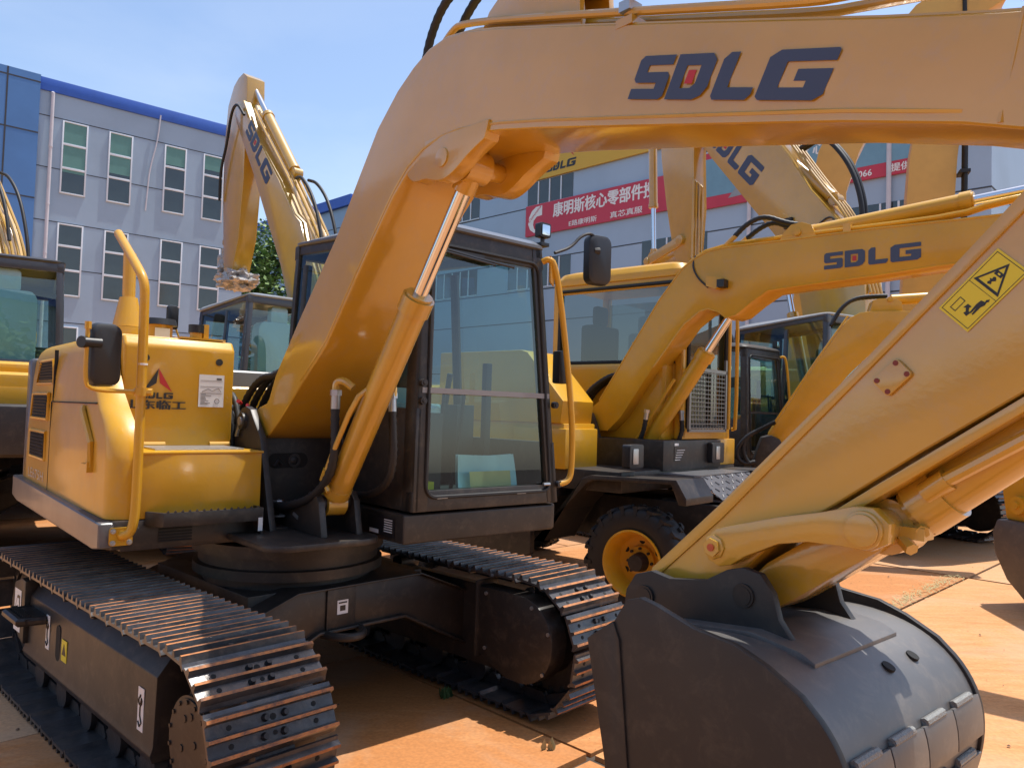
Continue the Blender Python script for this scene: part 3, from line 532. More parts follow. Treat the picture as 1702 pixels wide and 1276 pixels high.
    D2(ring([(.94,.50),(.55,.10),(.55,.90)],[(.88,.50),(.585,.19),(.585,.81)]),1,.0006,b)
    D2([([(.74,.39),(.80,.39),(.80,.61),(.74,.61)],[])],1,.0006,b); D2([([(.76,.46),(.78,.46),(.78,.53),(.76,.53)],[])],0,.001,b)
    D2([([(.60,.54),(.62,.46),(.65,.50),(.68,.43),(.70,.45),(.72,.50),(.71,.55),(.68,.54),(.67,.60),(.65,.55),(.62,.58)],[])],1,.0006,b)
    D2(ring([(.10,.62),(.28,.62),(.28,.80),(.10,.80)],[(.11,.64),(.27,.64),(.27,.78),(.11,.78)]),1,.0006,b)
    D2([([(.20,.36),(.24,.42),(.27,.40),(.27,.52),(.20,.54),(.215,.48),(.18,.42),(.15,.44),(.14,.32),(.22,.30)],[])],1,.0006,b)
    D2([([(.38,.18),(.42,.20),(.44,.17),(.47,.20),(.44,.25),(.41,.24),(.40,.34),(.33,.36),(.20,.33),(.20,.29),(.30,.29),(.20,.26),(.20,.22),(.33,.22)],[])],1,.0006,b)
    b.build('warning_label',[SG,BL],ao)
    # linkage
    k=M(); lk=[(2.83-.03,1.17),(2.79,1.19),(2.79,1.225),(2.82,1.248),(2.90,1.272),(2.984,1.296),(3.08,1.318),(3.15,1.338),(3.19,1.338),(3.222,1.31),(3.22,1.27),(3.185,1.25),(3.12,1.252),(3.05,1.25),(2.98,1.235),(2.90,1.195),(2.86,1.168),(2.83,1.16)]
    k.pr(lk,A-.045,A-.012); k.pr(lk,af+.012,af+.045)
    k.cyl((2.815,A-.05,1.204),(2.815,af+.05,1.204),.030,n=8); k.cyl((3.172,A-.055,1.292),(3.172,af+.055,1.292),.040,n=28); k.cyl((3.172,A-.062,1.292),(3.172,A-.055,1.292),.034,n=28)
    li=k.build('link_arm',Y2,P,bevel=.004)
    k=M(); k.cyl((2.815,A-.058,1.204),(2.815,A-.05,1.204),.022,n=6); k.build('pin_bolt',Y2,li); k=M(); k.cyl((2.815,A-.062,1.204),(2.815,A-.058,1.204),.009,n=12); k.build('pin_bolt_head',mat('seal_orange',(.5,.09,.03),.5),li)
    k=M(); k.pr([(2.86,1.09),(2.875,1.14),(2.91,1.175),(3.12,1.32),(3.19,1.33),(3.21,1.28),(3.17,1.24),(2.98,1.10),(2.935,1.07),(2.89,1.065)],A+.03,af-.03); k.build('bucket_link',Y2,P,bevel=.010)
    c=cylinder(P,(4.02,-.10,1.98),(3.172,-.10,1.292),1.025,.056,.030,name='bucket_cylinder')
    k=M(); k.tube([(3.27,-.158,1.385),(3.31,-.165,1.410),(3.44,-.165,1.495),(3.75,-.165,1.745)],.015,10); k.cyl((3.255,-.15,1.37),(3.30,-.155,1.405),.024,n=14); k.build('cylinder_pipe',Y2,P)
    k=M(); k.cyl((3.215,-.16,1.272),(3.24,-.178,1.256),.014,n=6); k.cyl((3.235,-.13,1.30),(3.255,-.165,1.292),.014,n=6); k.box(3.20,3.26,-.17,-.12,1.275,1.30); k.build('lock_bolt',Y2,c)
    # bucket
    c0=-.10; hw=.335
    shell=[(2.70,1.00),(2.80,1.02),(2.95,1.035),(3.06,1.02),(3.14,.985),(3.20,.93),(3.235,.86),(3.24,.78),(3.225,.70),(3.19,.60),(3.14,.50),(3.07,.40),(2.99,.31),(2.90,.23),(2.80,.165),(2.70,.12)]
    shell=[tuple(p) for p in smooth([Vector(p) for p in shell],2)]; FS=len(shell)/16.0
    th=.016
    ins=[]
    for i,(x,z) in enumerate(shell):
        a_=Vector(shell[max(i-1,0)]); b_=Vector(shell[min(i+1,len(shell)-1)]); t=(b_-a_).normalized(); ins.append((x+t.y*th,z-t.x*th))
    B=M(); B.pr(shell+ins[::-1],c0-hw,c0+hw); bk=B.build('bucket',CH2,P,smooth_a=40)
    side=[(2.60,.972),(2.68,1.03),(2.715,1.085),(2.755,1.098),(2.80,1.09),(2.90,1.062),(3.0,1.052),(3.07,1.028),(3.145,.99),(3.206,.935),(3.243,.86),(3.248,.78),(3.233,.70),(3.198,.596),(3.147,.495),(3.077,.393),(2.995,.303),(2.903,.222),(2.80,.155),(2.70,.112),(2.66,.15),(2.69,.40),(2.665,.70)]
    side=side[:8]+[tuple(p) for p in smooth([Vector(p) for p in side[8:20]],2)]+side[20:]
    for s_ in (-1,1):
        y=c0+s_*hw; B=M(); B.pr(side,y-.010,y+.010); so=B.build('side_plate',CHB,bk,bevel=.003)
        if s_<0:
            B=M(); B.pr([(2.60,.972),(2.68,1.03),(2.70,.99),(2.735,.70),(2.76,.40),(2.74,.14),(2.66,.15),(2.69,.40),(2.665,.70)],y-.016,y-.009); B.build('side_cutter',CHB,bk,bevel=.003)
    ear=[(2.545,.985),(2.555,1.055),(2.585,1.10),(2.636,1.117),(2.695,1.108),(2.80,1.124),(2.858,1.158),(2.90,1.17),(2.945,1.163),(2.976,1.125),(2.992,1.07),(3.02,1.035),(3.055,1.018),(3.06,1.0),(2.7,.98)]
    for y in (-.245,.045):
        B=M(); B.pr(ear,y-.011,y+.011); e=B.build('bucket_ear',CHB,bk,bevel=.003)
        for px,pz in ((2.62,1.05),(2.905,1.108)):
            B=M(); B.cyl((px,y-.017,pz),(px,y+.017,pz),.027,n=24); B.lathe([(.021,y-.0175),(.021,y-.019),(.0,y-.019)],(px,0,pz),'y',20); B.build('pin_boss',CHB,bk)
    B=M(); off=.007
    pp=[(2.74,1.02),(2.95,1.043),(3.065,1.028),(3.10,1.012),(3.10,1.0),(3.06,1.012),(2.95,1.028),(2.74,1.0)]
    B.pr(pp,c0-.20,c0+.20); B.build('wear_plate',CH2,bk,bevel=.003)
    B=M()
    for i0,i1 in ((6.15*FS,7.25*FS),(7.75*FS,8.9*FS)):
        for j in range(4):
            y0=c0-hw+.012+j*.1625; y1=y0+.158; seg=[]
            for t in range(5):
                f=i0+(i1-i0)*t/4; i=int(f); a_=Vector(shell[i]); b_=Vector(shell[i+1]); p=a_.lerp(b_,f-i); tt=(b_-a_).normalized(); n_=Vector((-tt.y,tt.x))
                seg.append((p+n_*.002,p+n_*.012))
            B.pr([tuple(a) for a,b in seg]+[tuple(b) for a,b in seg[::-1]],y0,y1)
    B.build('wear_strip',CH2,bk,bevel=.002)
    FW=mat('fresh_weld',(.20,.20,.19),.5,metal=.3,bump=.5,bscale=200); random.seed(3)
    for fi in (6.15*FS,7.75*FS):
        i=int(fi); a_=Vector(shell[i]); b_=Vector(shell[i+1]); p=a_.lerp(b_,fi-i)
        for j in range(4):
            yy0=c0-hw+.03+j*.1625; B=M(); B.cyl((p.x+.004,yy0,p.y+.006),(p.x+.004,yy0+.10,p.y+.006),.010,n=8); B.build('weld_bead',FW,bk)
    for px_,y in ((3.073,.0),(3.125,.0)): pass
    for y in (-.07,.06): B=M(); B.cyl((3.150,y,.974),(3.1525,y,.9788),.015,n=20); B.build('drain_hole',DKG,bk)
    B=M(); B.box(2.56,2.76,c0-hw-.01,c0+hw+.01,.10,.13); lp=B.build('cutting_edge',CH2,bk)
    for j in range(4):
        y=c0-.27+j*.18; B=M(); B.pr([(2.64,.085),(2.64,.15),(2.56,.14),(2.44,.095),(2.44,.085)],y-.035,y+.035); B.build('tooth',CH2,bk,bevel=.006)
main_upper(EX)
cb,at=cab(EX,1,CH,GR,GD,2)
lm=M(); lm.k=0; lm.pr(rrect(.955,1.035,2.475,2.555,.012),.83,.875,'x',m=0); lm.pr(rrect(.965,1.025,2.485,2.545,.008),.875,.879,'x',m=1); lm.cyl((.85,.995,2.44),(.85,.995,2.475),.012,n=8,m=0); lm.box(.82,.88,.96,1.02,2.425,2.445,m=0); lm.build('work_lamp',[BP,CR],EX,bevel=.004)
h=M(); h.tube([(.90,.955,2.33),(.93,.97,2.345),(.95,1.0,2.32),(.955,1.06,2.06),(.96,1.155,1.50),(.96,1.16,1.22),(.96,1.14,1.15),(.95,1.07,1.135)],.017,12,bend=2); hr=h.build('handrail',Y,EX)
h=M(); h.pr([(.97,2.36),(1.0,2.34),(1.0,2.20),(.975,2.22)],.935,.945,'x'); h.build('rail_bracket',Y,hr)
h=M(); h.cyl((.94,1.07,1.135),(.965,1.07,1.135),.017,n=12); h.build('rail_bolt',DR,hr)
mo=mirror(EX,(.97,1.315,2.385),.165,.285,[(.985,1.30,2.43),(.98,1.27,2.53),(.96,1.19,2.51),(.95,1.12,2.43),(.945,1.0,2.38)],n=(-.99,.15,0),r=.009)
b=M(); b.box(.86,.92,1.085,1.16,1.68,1.86); b.build('door_latch_box',BP,EX,bevel=.012)
t=M(); t.tube([(.955,.955+.0,1.14),(.955,1.0,1.14)],.008,6); t.build('bracket',ZN,EX)
lt=M()
for y,z in ((.178,1.64),(.178,1.555),(1.035,1.56)): lt.cyl((.93,y,z),(.955,y,z),.018,n=14); lt.cyl((.955,y,z),(.96,y,z),.009,n=8)
lt.build('latch_knob',DR,EX)
ft=M()
for y in (.30,.80): ft.box(.945,.957,y-.03,y+.03,1.098,1.108); 
ft.build('glass_clip',ZN,EX)
# document pouch and papers behind the windscreen (lie loose on the cab floor: things of their own)
W2=Matrix.Translation((-1.165,4.12,0))@Matrix.Rotation(R(-49),4,'Z')
def loose(b,name,mats,label,cat,bev=0):
    o=b.build(name,mats,None,bevel=bev); o.matrix_world=W2; return tag(o,label,cat)
b=M(); b.k=0
g=[[(.86-.05*t+.012*math.sin(9*y+2*t)+.006*math.sin(31*y),y+.02*t,1.105+.19*t+.008*math.sin(7*y)*t) for y in [.47+.37*i/8 for i in range(9)]] for t in (0,.35,.7,1)]
vs=[Vector(p) for r_ in g for p in r_]; fs=[(r_*9+c,r_*9+c+1,r_*9+c+10,r_*9+c+9) for r_ in range(3) for c in range(8)]
b.add(vs+[v-Vector((.02,0,0)) for v in vs],fs+[tuple(36+i for i in f[::-1]) for f in fs],0); b.add([(.876,.53,1.115),(.876,.80,1.115),(.860,.80,1.21),(.860,.53,1.21)],[(0,1,2,3)],1)
loose(b,'document_pouch',[mat('pouch_plastic',(.38,.55,.56),.3,coat=.4),mat('manual_paper',(.55,.45,.20),.5)],'pale plastic document pouch standing behind the lower windscreen of the foreground excavator','document pouch')
b=M(); b.box(.80,.84,.22,.33,1.10,1.165); loose(b,'operator_manual',SG,'small yellow booklet on the cab floor left of the document pouch','booklet')
b=M(); vs=[(.82+.05*math.cos(a)*rr,.28+.10*math.sin(a)*rr,1.10+.03*(1-rr)+.01*math.sin(5*a)) for rr in (.2,.6,1) for a in [2*PI*i/12 for i in range(12)]]
b.add(vs,[(k*12+i,k*12+(i+1)%12,(k+1)*12+(i+1)%12,(k+1)*12+i) for k in range(2) for i in range(12)]+[tuple(range(12))]); loose(b,'plastic_bag',mat('blue_bag',(.03,.12,.30),.3,coat=.4),'crumpled blue plastic bag on the cab floor under the yellow booklet','bag')
# ---------------------------------------------------------------- generic bodies
def crawler_body(P,S,bm,hood=1.58,skirt=CH,cy=Y,ch=None,exh=True):
    ch=ch or hood
    b=M(S); b.box(-1.6,.90,-.95,.95,.86,.93); b.pr([(-1.75,-1.03),(.40,-1.03),(.40,-.34),(-1.75,-.34)],.90,1.02,'z'); b.pr([(-1.5,1.09),(.93,1.09),(.93,.105),(-1.5,.15)],.90,1.028,'z'); b.build('deck',skirt,P,bevel=.01)
    b=M(S); b.box(-1.70,.03,-1.0,-.36,1.02,ch); b.box(-.1,.40,-.92,-.36,1.02,1.30); o=b.build('side_cowl',bm,P,bevel=.04,seg=3)
    v=M(S)
    for i in range(7): v.box(-1.35,-.95,-1.006,-1.0,1.15+i*.04,1.17+i*.04)
    v.build('vent',DKG,o)
    b=M(S); b.box(-1.68,-.58,-.34,1.0,1.02,hood-.02); b.box(-1.3,-.75,-.3,.8,hood-.03,hood+.07); o=b.build('engine_hood',bm,P,bevel=.05,seg=3)
    b=M(S); b.box(-1.684,-1.676,-.28,.94,1.2,hood-.13); b.box(-1.2,-.8,1.0,1.004,1.1,hood-.15); b.build('panel_recess',cy,o,bevel=.003)
    b=M(S); b.pr([(-1.62,-1.0),(-1.76,-.95),(-1.84,-.6),(-1.87,0),(-1.84,.6),(-1.76,.95),(-1.62,1.0)],.88,hood-.25,'z'); b.build('counterweight',skirt,P,bevel=.04,seg=3)
    b=M(S); pl=[(.02,1.46),(.06,1.495),(.11,1.505),(.17,1.49),(.205,1.45),(.46,.925),(-.30,.925)]
    b.pr(pl,-.31,-.28); b.pr(pl,.06,.09); b.box(.18,.22,-.28,.06,.93,1.3); b.build('boom_mount',skirt,P,bevel=.006)
    if not exh: return
    e=M(S); e.k=0; e.tube([(-1.2,.45,hood),(-1.2,.45,hood+.42),(-1.25,.45,hood+.52),(-1.32,.45,hood+.56)],.05,12,bend=2); e.build('exhaust_pipe',BP,P)
def big_boom(P,S,bp,y0,y1,ap,base,knee,acyl=None,bcyl=None,lg=None,tubes=None,bm=Y2):
    b=M(); b.pr(bp,y0,y1); bo=b.build('boom',bm,P,bevel=.015,seg=2)
    if ap: a=M(); a.pr(ap,y0+.05,y1-.05); ao=a.build('arm',bm,P,bevel=.012,seg=2)
    else: ao=None
    if base: cylinder(P,base,knee,(Vector(knee)-Vector(base)).length*.62,.075,.042,name='boom_cylinder',m=bm)
    if acyl: cylinder(P,acyl[0],acyl[1],(Vector(acyl[1])-Vector(acyl[0])).length*acyl[2],.085,.048,name='arm_cylinder',m=bm)
    if lg: logo('logo',bo,*lg)
    if tubes:
        t=M()
        for dy in (-.12,-.04,.04,.12): t.tube([(x,(y0+y1)/2+dy,z) for x,z in tubes],.022,8,bend=2)
        t.build('hydraulic_pipe',bm,bo)
    return bo,ao
# ---------------------------------------------------------------- wheeled excavator
def wheel(P,x,y,z,out,S=1,rr=.43,w=.21,det=True):
    t=M(); n=48; prof=[(.235,-w/2+.015),(.30,-w/2-.005),(.38,-w/2-.002),(rr-.03,-w/2+.01),(rr-.018,-w/2+.03),(rr-.018,w/2-.03),(rr-.03,w/2-.01),(.38,w/2+.002),(.30,w/2+.005),(.235,w/2-.015)]
    t.lathe(prof,(x,y,z),'y',n,caps=False)
    for i in range(22):
        a=2*PI*i/22
        for s in (-1,1):
            a2=a+(PI/22 if s>0 else 0)
            def q(u,v,r_): aa=a2+u; return (x+r_*math.cos(aa),y+v,z+r_*math.sin(aa))
            for (u0,u1,va,vb) in ((0,.0,.012,.055),(.0,.09,.055,w/2+.002)):
                V=[q(u0-.045,s*va,rr-.02),q(u0+.045,s*va,rr-.02),q(u1+.055,s*vb,rr-.025),q(u1-.055,s*vb,rr-.025)]; V2=[q(u0-.035,s*va,rr),q(u0+.035,s*va,rr),q(u1+.045,s*vb,rr-.006),q(u1-.045,s*vb,rr-.006)]
                t.add(V+V2,[(0,1,2,3),(7,6,5,4),(0,1,5,4),(1,2,6,5),(2,3,7,6),(3,0,4,7)])
            V=[q(.05,s*(w/2-.002),rr-.01),q(.14,s*(w/2-.002),rr-.01),q(.13,s*(w/2+.008),rr-.075),q(.06,s*(w/2+.008),rr-.075)]
            V2=[q(.05,s*(w/2-.02),rr-.01),q(.14,s*(w/2-.02),rr-.01),q(.13,s*(w/2-.02),rr-.075),q(.06,s*(w/2-.02),rr-.075)]
            t.add(V+V2,[(0,1,2,3),(7,6,5,4),(0,1,5,4),(1,2,6,5),(2,3,7,6),(3,0,4,7)])
    to=t.build('tyre',BK,P)
    r=M(); o=out; r.lathe([(.245,y+o*(w/2-.012)),(.25,y+o*(w/2+.008)),(.235,y+o*(w/2+.010)),(.215,y+o*(w/2-.03)),(.205,y+o*.0),(.19,y-o*.04),(.12,y-o*.045),(.115,y-o*.02),(.0,y-o*.02)],(x,0,z),'y',40,caps=False); ro=r.build('rim',Y,to,smooth_a=30)
    r=M(); r.cyl((x,y-o*.03,z),(x,y+o*.06,z),.075,.06,n=24)
    for i in range(8):
        a=2*PI*i/8; r.cyl((x+.10*math.cos(a),y-o*.045,z+.10*math.sin(a)),(x+.10*math.cos(a),y+o*.0,z+.10*math.sin(a)),.011,n=6)
    r.build('hub',DR,to)
    r=M()
    for i in range(6):
        a=2*PI*(i+.5)/6; r.cyl((x+.155*math.cos(a),y-o*.0445,z+.155*math.sin(a)),(x+.155*math.cos(a),y-o*.0425,z+.155*math.sin(a)),.024,n=14)
    r.build('rim_hole',DKG,to); return to
WX=thing('wheeled_excavator','wheeled excavator with yellow cab, mesh guard and one big tyre, behind the foreground cab','excavator',(.76,7.06,0),R(-40))
for x in (1.05,-1.35):
    for s in (-1,1): wheel(WX,x,s*.90,.43,s)
c=M(); c.box(-1.9,1.5,-.42,.42,.50,.85); c.cyl((1.05,-.85,.43),(1.05,.85,.43),.09,n=12); c.cyl((-1.35,-.85,.43),(-1.35,.85,.43),.09,n=12)
c.pr([(-.85,.35),(-.85,.95),(.35,.95),(.35,.86),(-.6,.40)],-1.02,-.45)
ch=c.build('chassis',CH,WX,bevel=.01)
c=M(); 
for s in (-1,1):
    y0,y1=(-1.05,-.62) if s<0 else (.62,1.05)
    c.pr([(.18,.50),(.26,.50),(.62,1.03),(.70,1.055),(1.42,1.075),(1.50,.95),(1.50,.90),(1.44,.90),(1.38,1.04),(.72,1.02),(.66,.99)],y0,y1)
c.build('mudguard',CH,WX,bevel=.006)
c=M(); c.k=0; c.pr([(-.95,.36),(-.90,.33),(.05,.33),(.12,.38),(.12,.95),(-.95,.95)],-1.04,-.98)
c.build('side_step',CH,WX,bevel=.01)
tp=M(); tp.box(1.30,1.70,-.35,1.0,.87,.885); tp.add([(1.25,-.45,1.06),(1.25,.95,1.06),(1.45,1.0,.89),(1.45,-.35,.89)],[(0,1,2,3)])
for i in range(14):
    for j in range(4):
        y=-.38+i*.1; t=(j+.5)/4; x=1.25+.2*t; z=1.06-.17*t+.004; s=1 if (i+j)%2 else -1
        tp.tube([(x-.012,y-.015*s,z+.010),(x+.012,y+.015*s,z-.010)],.005,4)
tp.box(.95,1.26,-.45,.95,1.055,1.062)
tp.build('tread_plate',mat('tread_steel',(.14,.14,.15),.4,metal=.5,bump=.1,vary=.4,vscale=8),WX)
c=M(); c.box(-1.6,.93,-.98,1.05,.93,1.09); c.pr([(.2,-.38),(.95,-.38),(.95,.70),(.2,.70)],1.075,1.325,'z'); dk=c.build('deck',CH,WX,bevel=.012)
c=M(); c.k=0; c.box(.952,.954,-.20,.02,1.15,1.27,0); c.box(.952,.955,-.20,-.13,1.28,1.30,1)
for i in range(5): c.box(.954,.956,-.19+i*.008,-.10+i*.02,1.16+i*.02,1.165+i*.02,1)
c.build('data_plate',[BP,WH],dk)
for y0,y1,u0,u1 in ((.42,.66,.49,.57),(-.98,-.78,-.94,-.86)):
    c=M(); c.pr(rrect(y0,y1,1.12,1.30,.02),.93,1.0,'x',m=0); c.pr(rrect(u0,u1,1.15,1.27,.01),1.0,1.004,'x',m=1); c.build('headlamp',[BP,ZN],WX,bevel=.004)
c=M(); c.box(-1.0,.40,-1.0,-.56,1.09,1.44); c.pr([(-1.0,1.44),(.38,1.44),(.40,1.62),(.02,2.02),(-.05,2.04),(-1.0,2.04)],-1.02,-.585); c.box(-.10,.44,-1.03,-.575,1.08,1.40)
c.build('side_cowl',Y,WX,bevel=.012)
c=M(); c.box(-1.75,-.55,-1.0,1.0,1.09,1.75); c.box(-.6,.82,-.15,.55,1.30,1.98); c.build('engine_hood',Y,WX,bevel=.05,seg=3)
c=M(); c.box(-1.95,-1.6,-1.0,1.0,.95,1.6); c.build('counterweight',CH,WX,bevel=.06,seg=3)
c=M(); c.tube([(.40,-.80,1.05),(.50,-.80,1.05),(.50,-.50,1.05),(.40,-.50,1.05)],.02,8); c.build('step',CH,WX)
# yellow cab with guard
def yellow_cab(P):
    c=M(); z0,z1=1.33,2.80
    A=[(-.48,.0),(.90,.0),(.90,.90),(-.48,.90)]
    def ring(z,i,r): return [(x,y,z) for x,y in rrect(-.48+i,.92-i,-.02+i,.92-i,r)]
    c.loft([ring(2.74,-.0,.10),ring(2.80,.0,.10),ring(2.86,.03,.12),ring(2.885,.10,.12)])
    for x,y in ((-.48,-.02),(.84,-.02),(.84,.84),(-.48,.84)):
        c.pr(rrect(x,x+.08,y,y+.08,.02),1.33,2.76,'z')
    c.box(-.46,.90,0,.03,1.33,1.98); c.box(-.46,.90,.87,.90,1.33,1.45); c.box(-.48,-.45,0,.9,1.33,2.0); c.box(.86,.92,0,.9,1.33,1.43); c.box(-.46,.9,-.005,.03,2.66,2.76); c.box(.88,.915,0,.9,2.64,2.76)
    cb=c.build('cab_frame',Y,P,bevel=.012,seg=3)
    g=M(); g.add([(-.40,.01,2.02),(.82,.01,2.02),(.82,.01,2.68),(-.40,.01,2.68)],[(0,1,2,3)]); g.build('side_window',GB,cb)
    g=M(); g.add([(-.40,.89,1.45),(.82,.89,1.45),(.82,.89,2.68),(-.40,.89,2.68)],[(0,1,2,3)]); g.build('side_window',GB,cb)
    g=M(); g.add([(.90,.06,1.45),(.90,.84,1.45),(.90,.84,2.66),(.90,.06,2.66)],[(0,1,2,3)]); g.build('windscreen',GB,cb)
    g=M(); g.tube([(-.40,-.012,2.0),(.83,-.012,2.0),(.83,-.012,2.69),(-.40,-.012,2.69),(-.40,-.012,2.0)],.02,6); g.tube([(.925,.07,1.44),(.925,.83,1.44),(.925,.83,2.65),(.925,.07,2.65),(.925,.07,1.44)],.02,6); g.build('window_gasket',BK,cb)
    s=M(); s.box(-.3,.2,.2,.7,1.4,1.75); s.box(-.32,-.15,.22,.68,1.7,2.4); s.box(-.28,-.2,.35,.55,2.4,2.6); s.build('seat',DKI,cb,bevel=.04)
    s=M(); s.cyl((.55,.45,1.4),(.45,.45,1.95),.025); s.lathe([(.16,1.97),(.175,1.985),(.16,2.0),(.145,1.985),(.16,1.97)],(.43,.45,0),'z',20); s.build('steering_wheel',BP,cb)
    g=M()
    for i in range(13): y=.0+i*.055; g.tube([(.99,y,1.42),(.99,y,1.92)],.0045,4)
    for i in range(14): z=1.43+i*.037; g.tube([(.992,-.02,z),(.992,.68,z)],.0045,4)
    g.box(.98,1.0,-.04,.70,1.395,1.42); g.box(.98,1.0,-.04,.70,1.92,1.95); g.box(.98,1.0,-.04,-.01,1.4,1.95); g.box(.98,1.0,.67,.70,1.4,2.05)
    g.build('mesh_guard',GR,cb)
    g=M(); g.box(.78,.80,.10,.55,1.5,1.82); g.build('seat_cover',WH,cb)
    g=M(); g.tube([(.95,.93,2.62),(.99,.93,2.62),(.99,.93,1.42),(.95,.93,1.42)],.018,8,bend=1); g.tube([(.97,.72,2.62),(1.0,.74,2.58),(1.0,.74,1.42)],.016,8); g.build('handrail',Y,cb)
    c=M(); c.pr([(.5,1.33),(.93,1.33),(.93,1.09),(.5,1.09)],.70,1.05); c.pr([(.0,1.33),(.88,1.33),(.86,1.95),(.80,2.0),(.0,2.0)],.92,1.04); c.build('door_panel',Y,P,bevel=.01)
yellow_cab(WX)
b=M(); bo_=[(.10,1.50),(.16,1.57),(.258,1.64),(.495,1.989),(.832,2.489),(1.037,2.733),(1.15,2.805),(1.257,2.848),(1.40,2.862),(1.841,2.860),(2.478,2.865),(3.03,2.855),(3.6,2.85),(4.1,2.80),(4.12,2.60),(3.6,2.59),(2.892,2.570),(2.482,2.54),(1.982,2.515),(1.75,2.50),(1.62,2.42),(1.50,2.33),(1.42,2.31),(1.36,2.36),(1.267,2.39),(1.20,2.375),(1.058,2.274),(.789,1.932),(.479,1.50),(.35,1.38),(.2,1.38)]
b.pr(bo_,-.29,.03); wb=b.build('boom',Y,WX,bevel=.010,seg=2,smooth_a=28)
b=M(); b.tube([(x,-.283,z+.004) for x,z in bo_[2:14]],.010,6); b.tube([(x,-.283,z) for x,z in bo_[15:28]],.010,6); b.build('boom_flange',Y,wb)
logo('logo',wb,(2.166,-.2925,2.612),(.63,0,.009),(0.0,0,.118),0)
b=M()
for y in (-.22,-.16): b.tube([(.35,y,1.80),(.5,y,2.04),(.84,y,2.53),(1.04,y,2.78),(1.26,y,2.90),(1.84,y,2.91),(2.5,y,2.905),(3.0,y,2.91),(3.2,y,2.96),(3.5,y,2.98)],.016,8,bend=1)
b.build('hydraulic_pipe',Y,wb)
b=M(); b.k=0; b.box(2.28,2.33,-.25,-.12,2.86,2.94); b.box(.56,.60,-.26,-.12,2.10,2.15); b.build('pipe_clamp',YP,wb)
b=M(); b.k=0; b.pr([(1.28,2.64),(1.40,2.62),(1.44,2.58),(1.36,2.53),(1.28,2.56)],-.36,-.29,m=0); b.box(1.38,1.44,-.38,-.30,2.54,2.60,1); b.tube([(1.14,-.27,2.83),(1.13,-.30,2.74),(1.18,-.30,2.64),(1.27,-.30,2.56)],.008,6,m=1,bend=2); b.build('boom_lamp',[Y,BP],wb)
b=M()
for y in (-.22,-.04): b.pr([(1.80,2.85),(1.84,2.93),(1.90,2.99),(1.98,3.0),(2.05,2.97),(2.08,2.90),(2.10,2.84)],y-.015,y+.015)
b.cyl((1.95,-.25,2.925),(1.95,-.01,2.925),.028,n=16); b.build('cylinder_lug',Y,wb,bevel=.004)
cylinder(WX,(1.95,-.13,2.925),(4.4,-.13,3.12),1.12,.060,.032,name='arm_cylinder',m=Y)
cylinder(WX,(.50,-.13,1.05),(1.44,-.13,2.42),1.22,.068,.034,name='boom_cylinder',m=Y)
b=M(); b.tube([(.50,-.22,1.18),(.56,-.22,1.26),(.95,-.22,1.83)],.014,8); b.build('cylinder_pipe',Y,WX)
hose(WX,[(.70,-.24,1.50),(.68,-.24,1.38),(.60,-.24,1.22),(.45,-.26,1.14),(.33,-.28,1.18)],.02,rib=.08); hose(WX,[(.92,-.02,1.50),(.93,-.02,1.38),(.85,-.02,1.25),(.7,0,1.18)],.02,rib=.08)
hose(WX,[(1.45,-.22,2.96),(1.55,-.22,3.05),(1.68,-.2,3.10),(1.83,-.16,3.03),(1.92,-.13,3.01)],.020,fit=False,rib=.06); hose(WX,[(1.50,-.10,2.96),(1.6,-.1,3.03),(1.72,-.1,3.07),(1.85,-.1,3.0),(1.92,-.1,2.99)],.020,fit=False,rib=.06)
b=M(); b.cyl((1.38,-.22,2.90),(1.46,-.22,2.965),.020,n=8); b.cyl((1.42,-.10,2.90),(1.50,-.10,2.965),.020,n=8); b.build('hose_fitting',YP,WX)
for k in range(3): hose(WX,[(.42,-.24+.05*k,1.88),(.30,-.25+.05*k,1.85),(.12,-.28+.05*k,1.72),(.02,-.3+.05*k,1.5)],.022,fit=False,rib=.06)
b=M(); pl=[(.05,1.48),(.09,1.54),(.16,1.56),(.23,1.53),(.26,1.47),(.40,1.09),(-.10,1.09)]
b.pr(pl,-.36,-.32); b.pr(pl,.05,.09); b.cyl((.155,-.39,1.46),(.155,-.36,1.46),.05,n=20); b.cyl((.17,-.385,1.36),(.17,-.36,1.36),.022,n=10); b.build('boom_mount',CH,WX,bevel=.006)
# ---------------------------------------------------------------- small excavator with swing boom
SX=thing('compact_excavator','small excavator with narrow dark cab and yellow grab rail, plain boom behind the foreground arm','excavator',(2.15,9.84,0),R(-49))
undercarriage(SX,1,0,1); crawler_body(SX,1,Y); cab(SX,1,CH,None,GD,1)
h=M(); h.tube([(.90,.955,2.33),(.93,.97,2.345),(.95,1.0,2.32),(.955,1.06,2.06),(.96,1.14,1.50),(.96,1.14,1.18),(.95,1.07,1.135)],.017,8,bend=2); h.build('handrail',Y,SX)
lm=M(); lm.k=0; lm.box(.80,.86,.93,1.01,2.46,2.55,0); lm.box(.861,.864,.94,1.0,2.47,2.54,1); lm.build('work_lamp',[BP,CR],SX,bevel=.004)
dz=R(34); s_=1.086; cz,sz=math.cos(dz),math.sin(dz)
f_=lambda L:[(x*s_,1.51+(z-1.51)*s_) for x,z in L]
b=M(); b.X=Matrix.Translation((1.35,0,0))@Matrix.Rotation(dz,4,'Z')
b.pr(f_([(-.05,1.27),(-.03,1.39),(.42,2.134),(.66,2.50),(.74,2.60),(.83,2.65),(.943,2.668),(1.199,2.668),(1.368,2.66),(1.9,2.56),(2.3,2.45),(2.3,2.25),(1.9,2.3),(1.37,2.40),(1.15,2.36),(.947,2.235),(.75,2.03),(.517,1.74),(.231,1.395),(.10,1.24)]),-.15,.15)
db=b.build('boom',Y,SX,bevel=.012,seg=2,smooth_a=28)
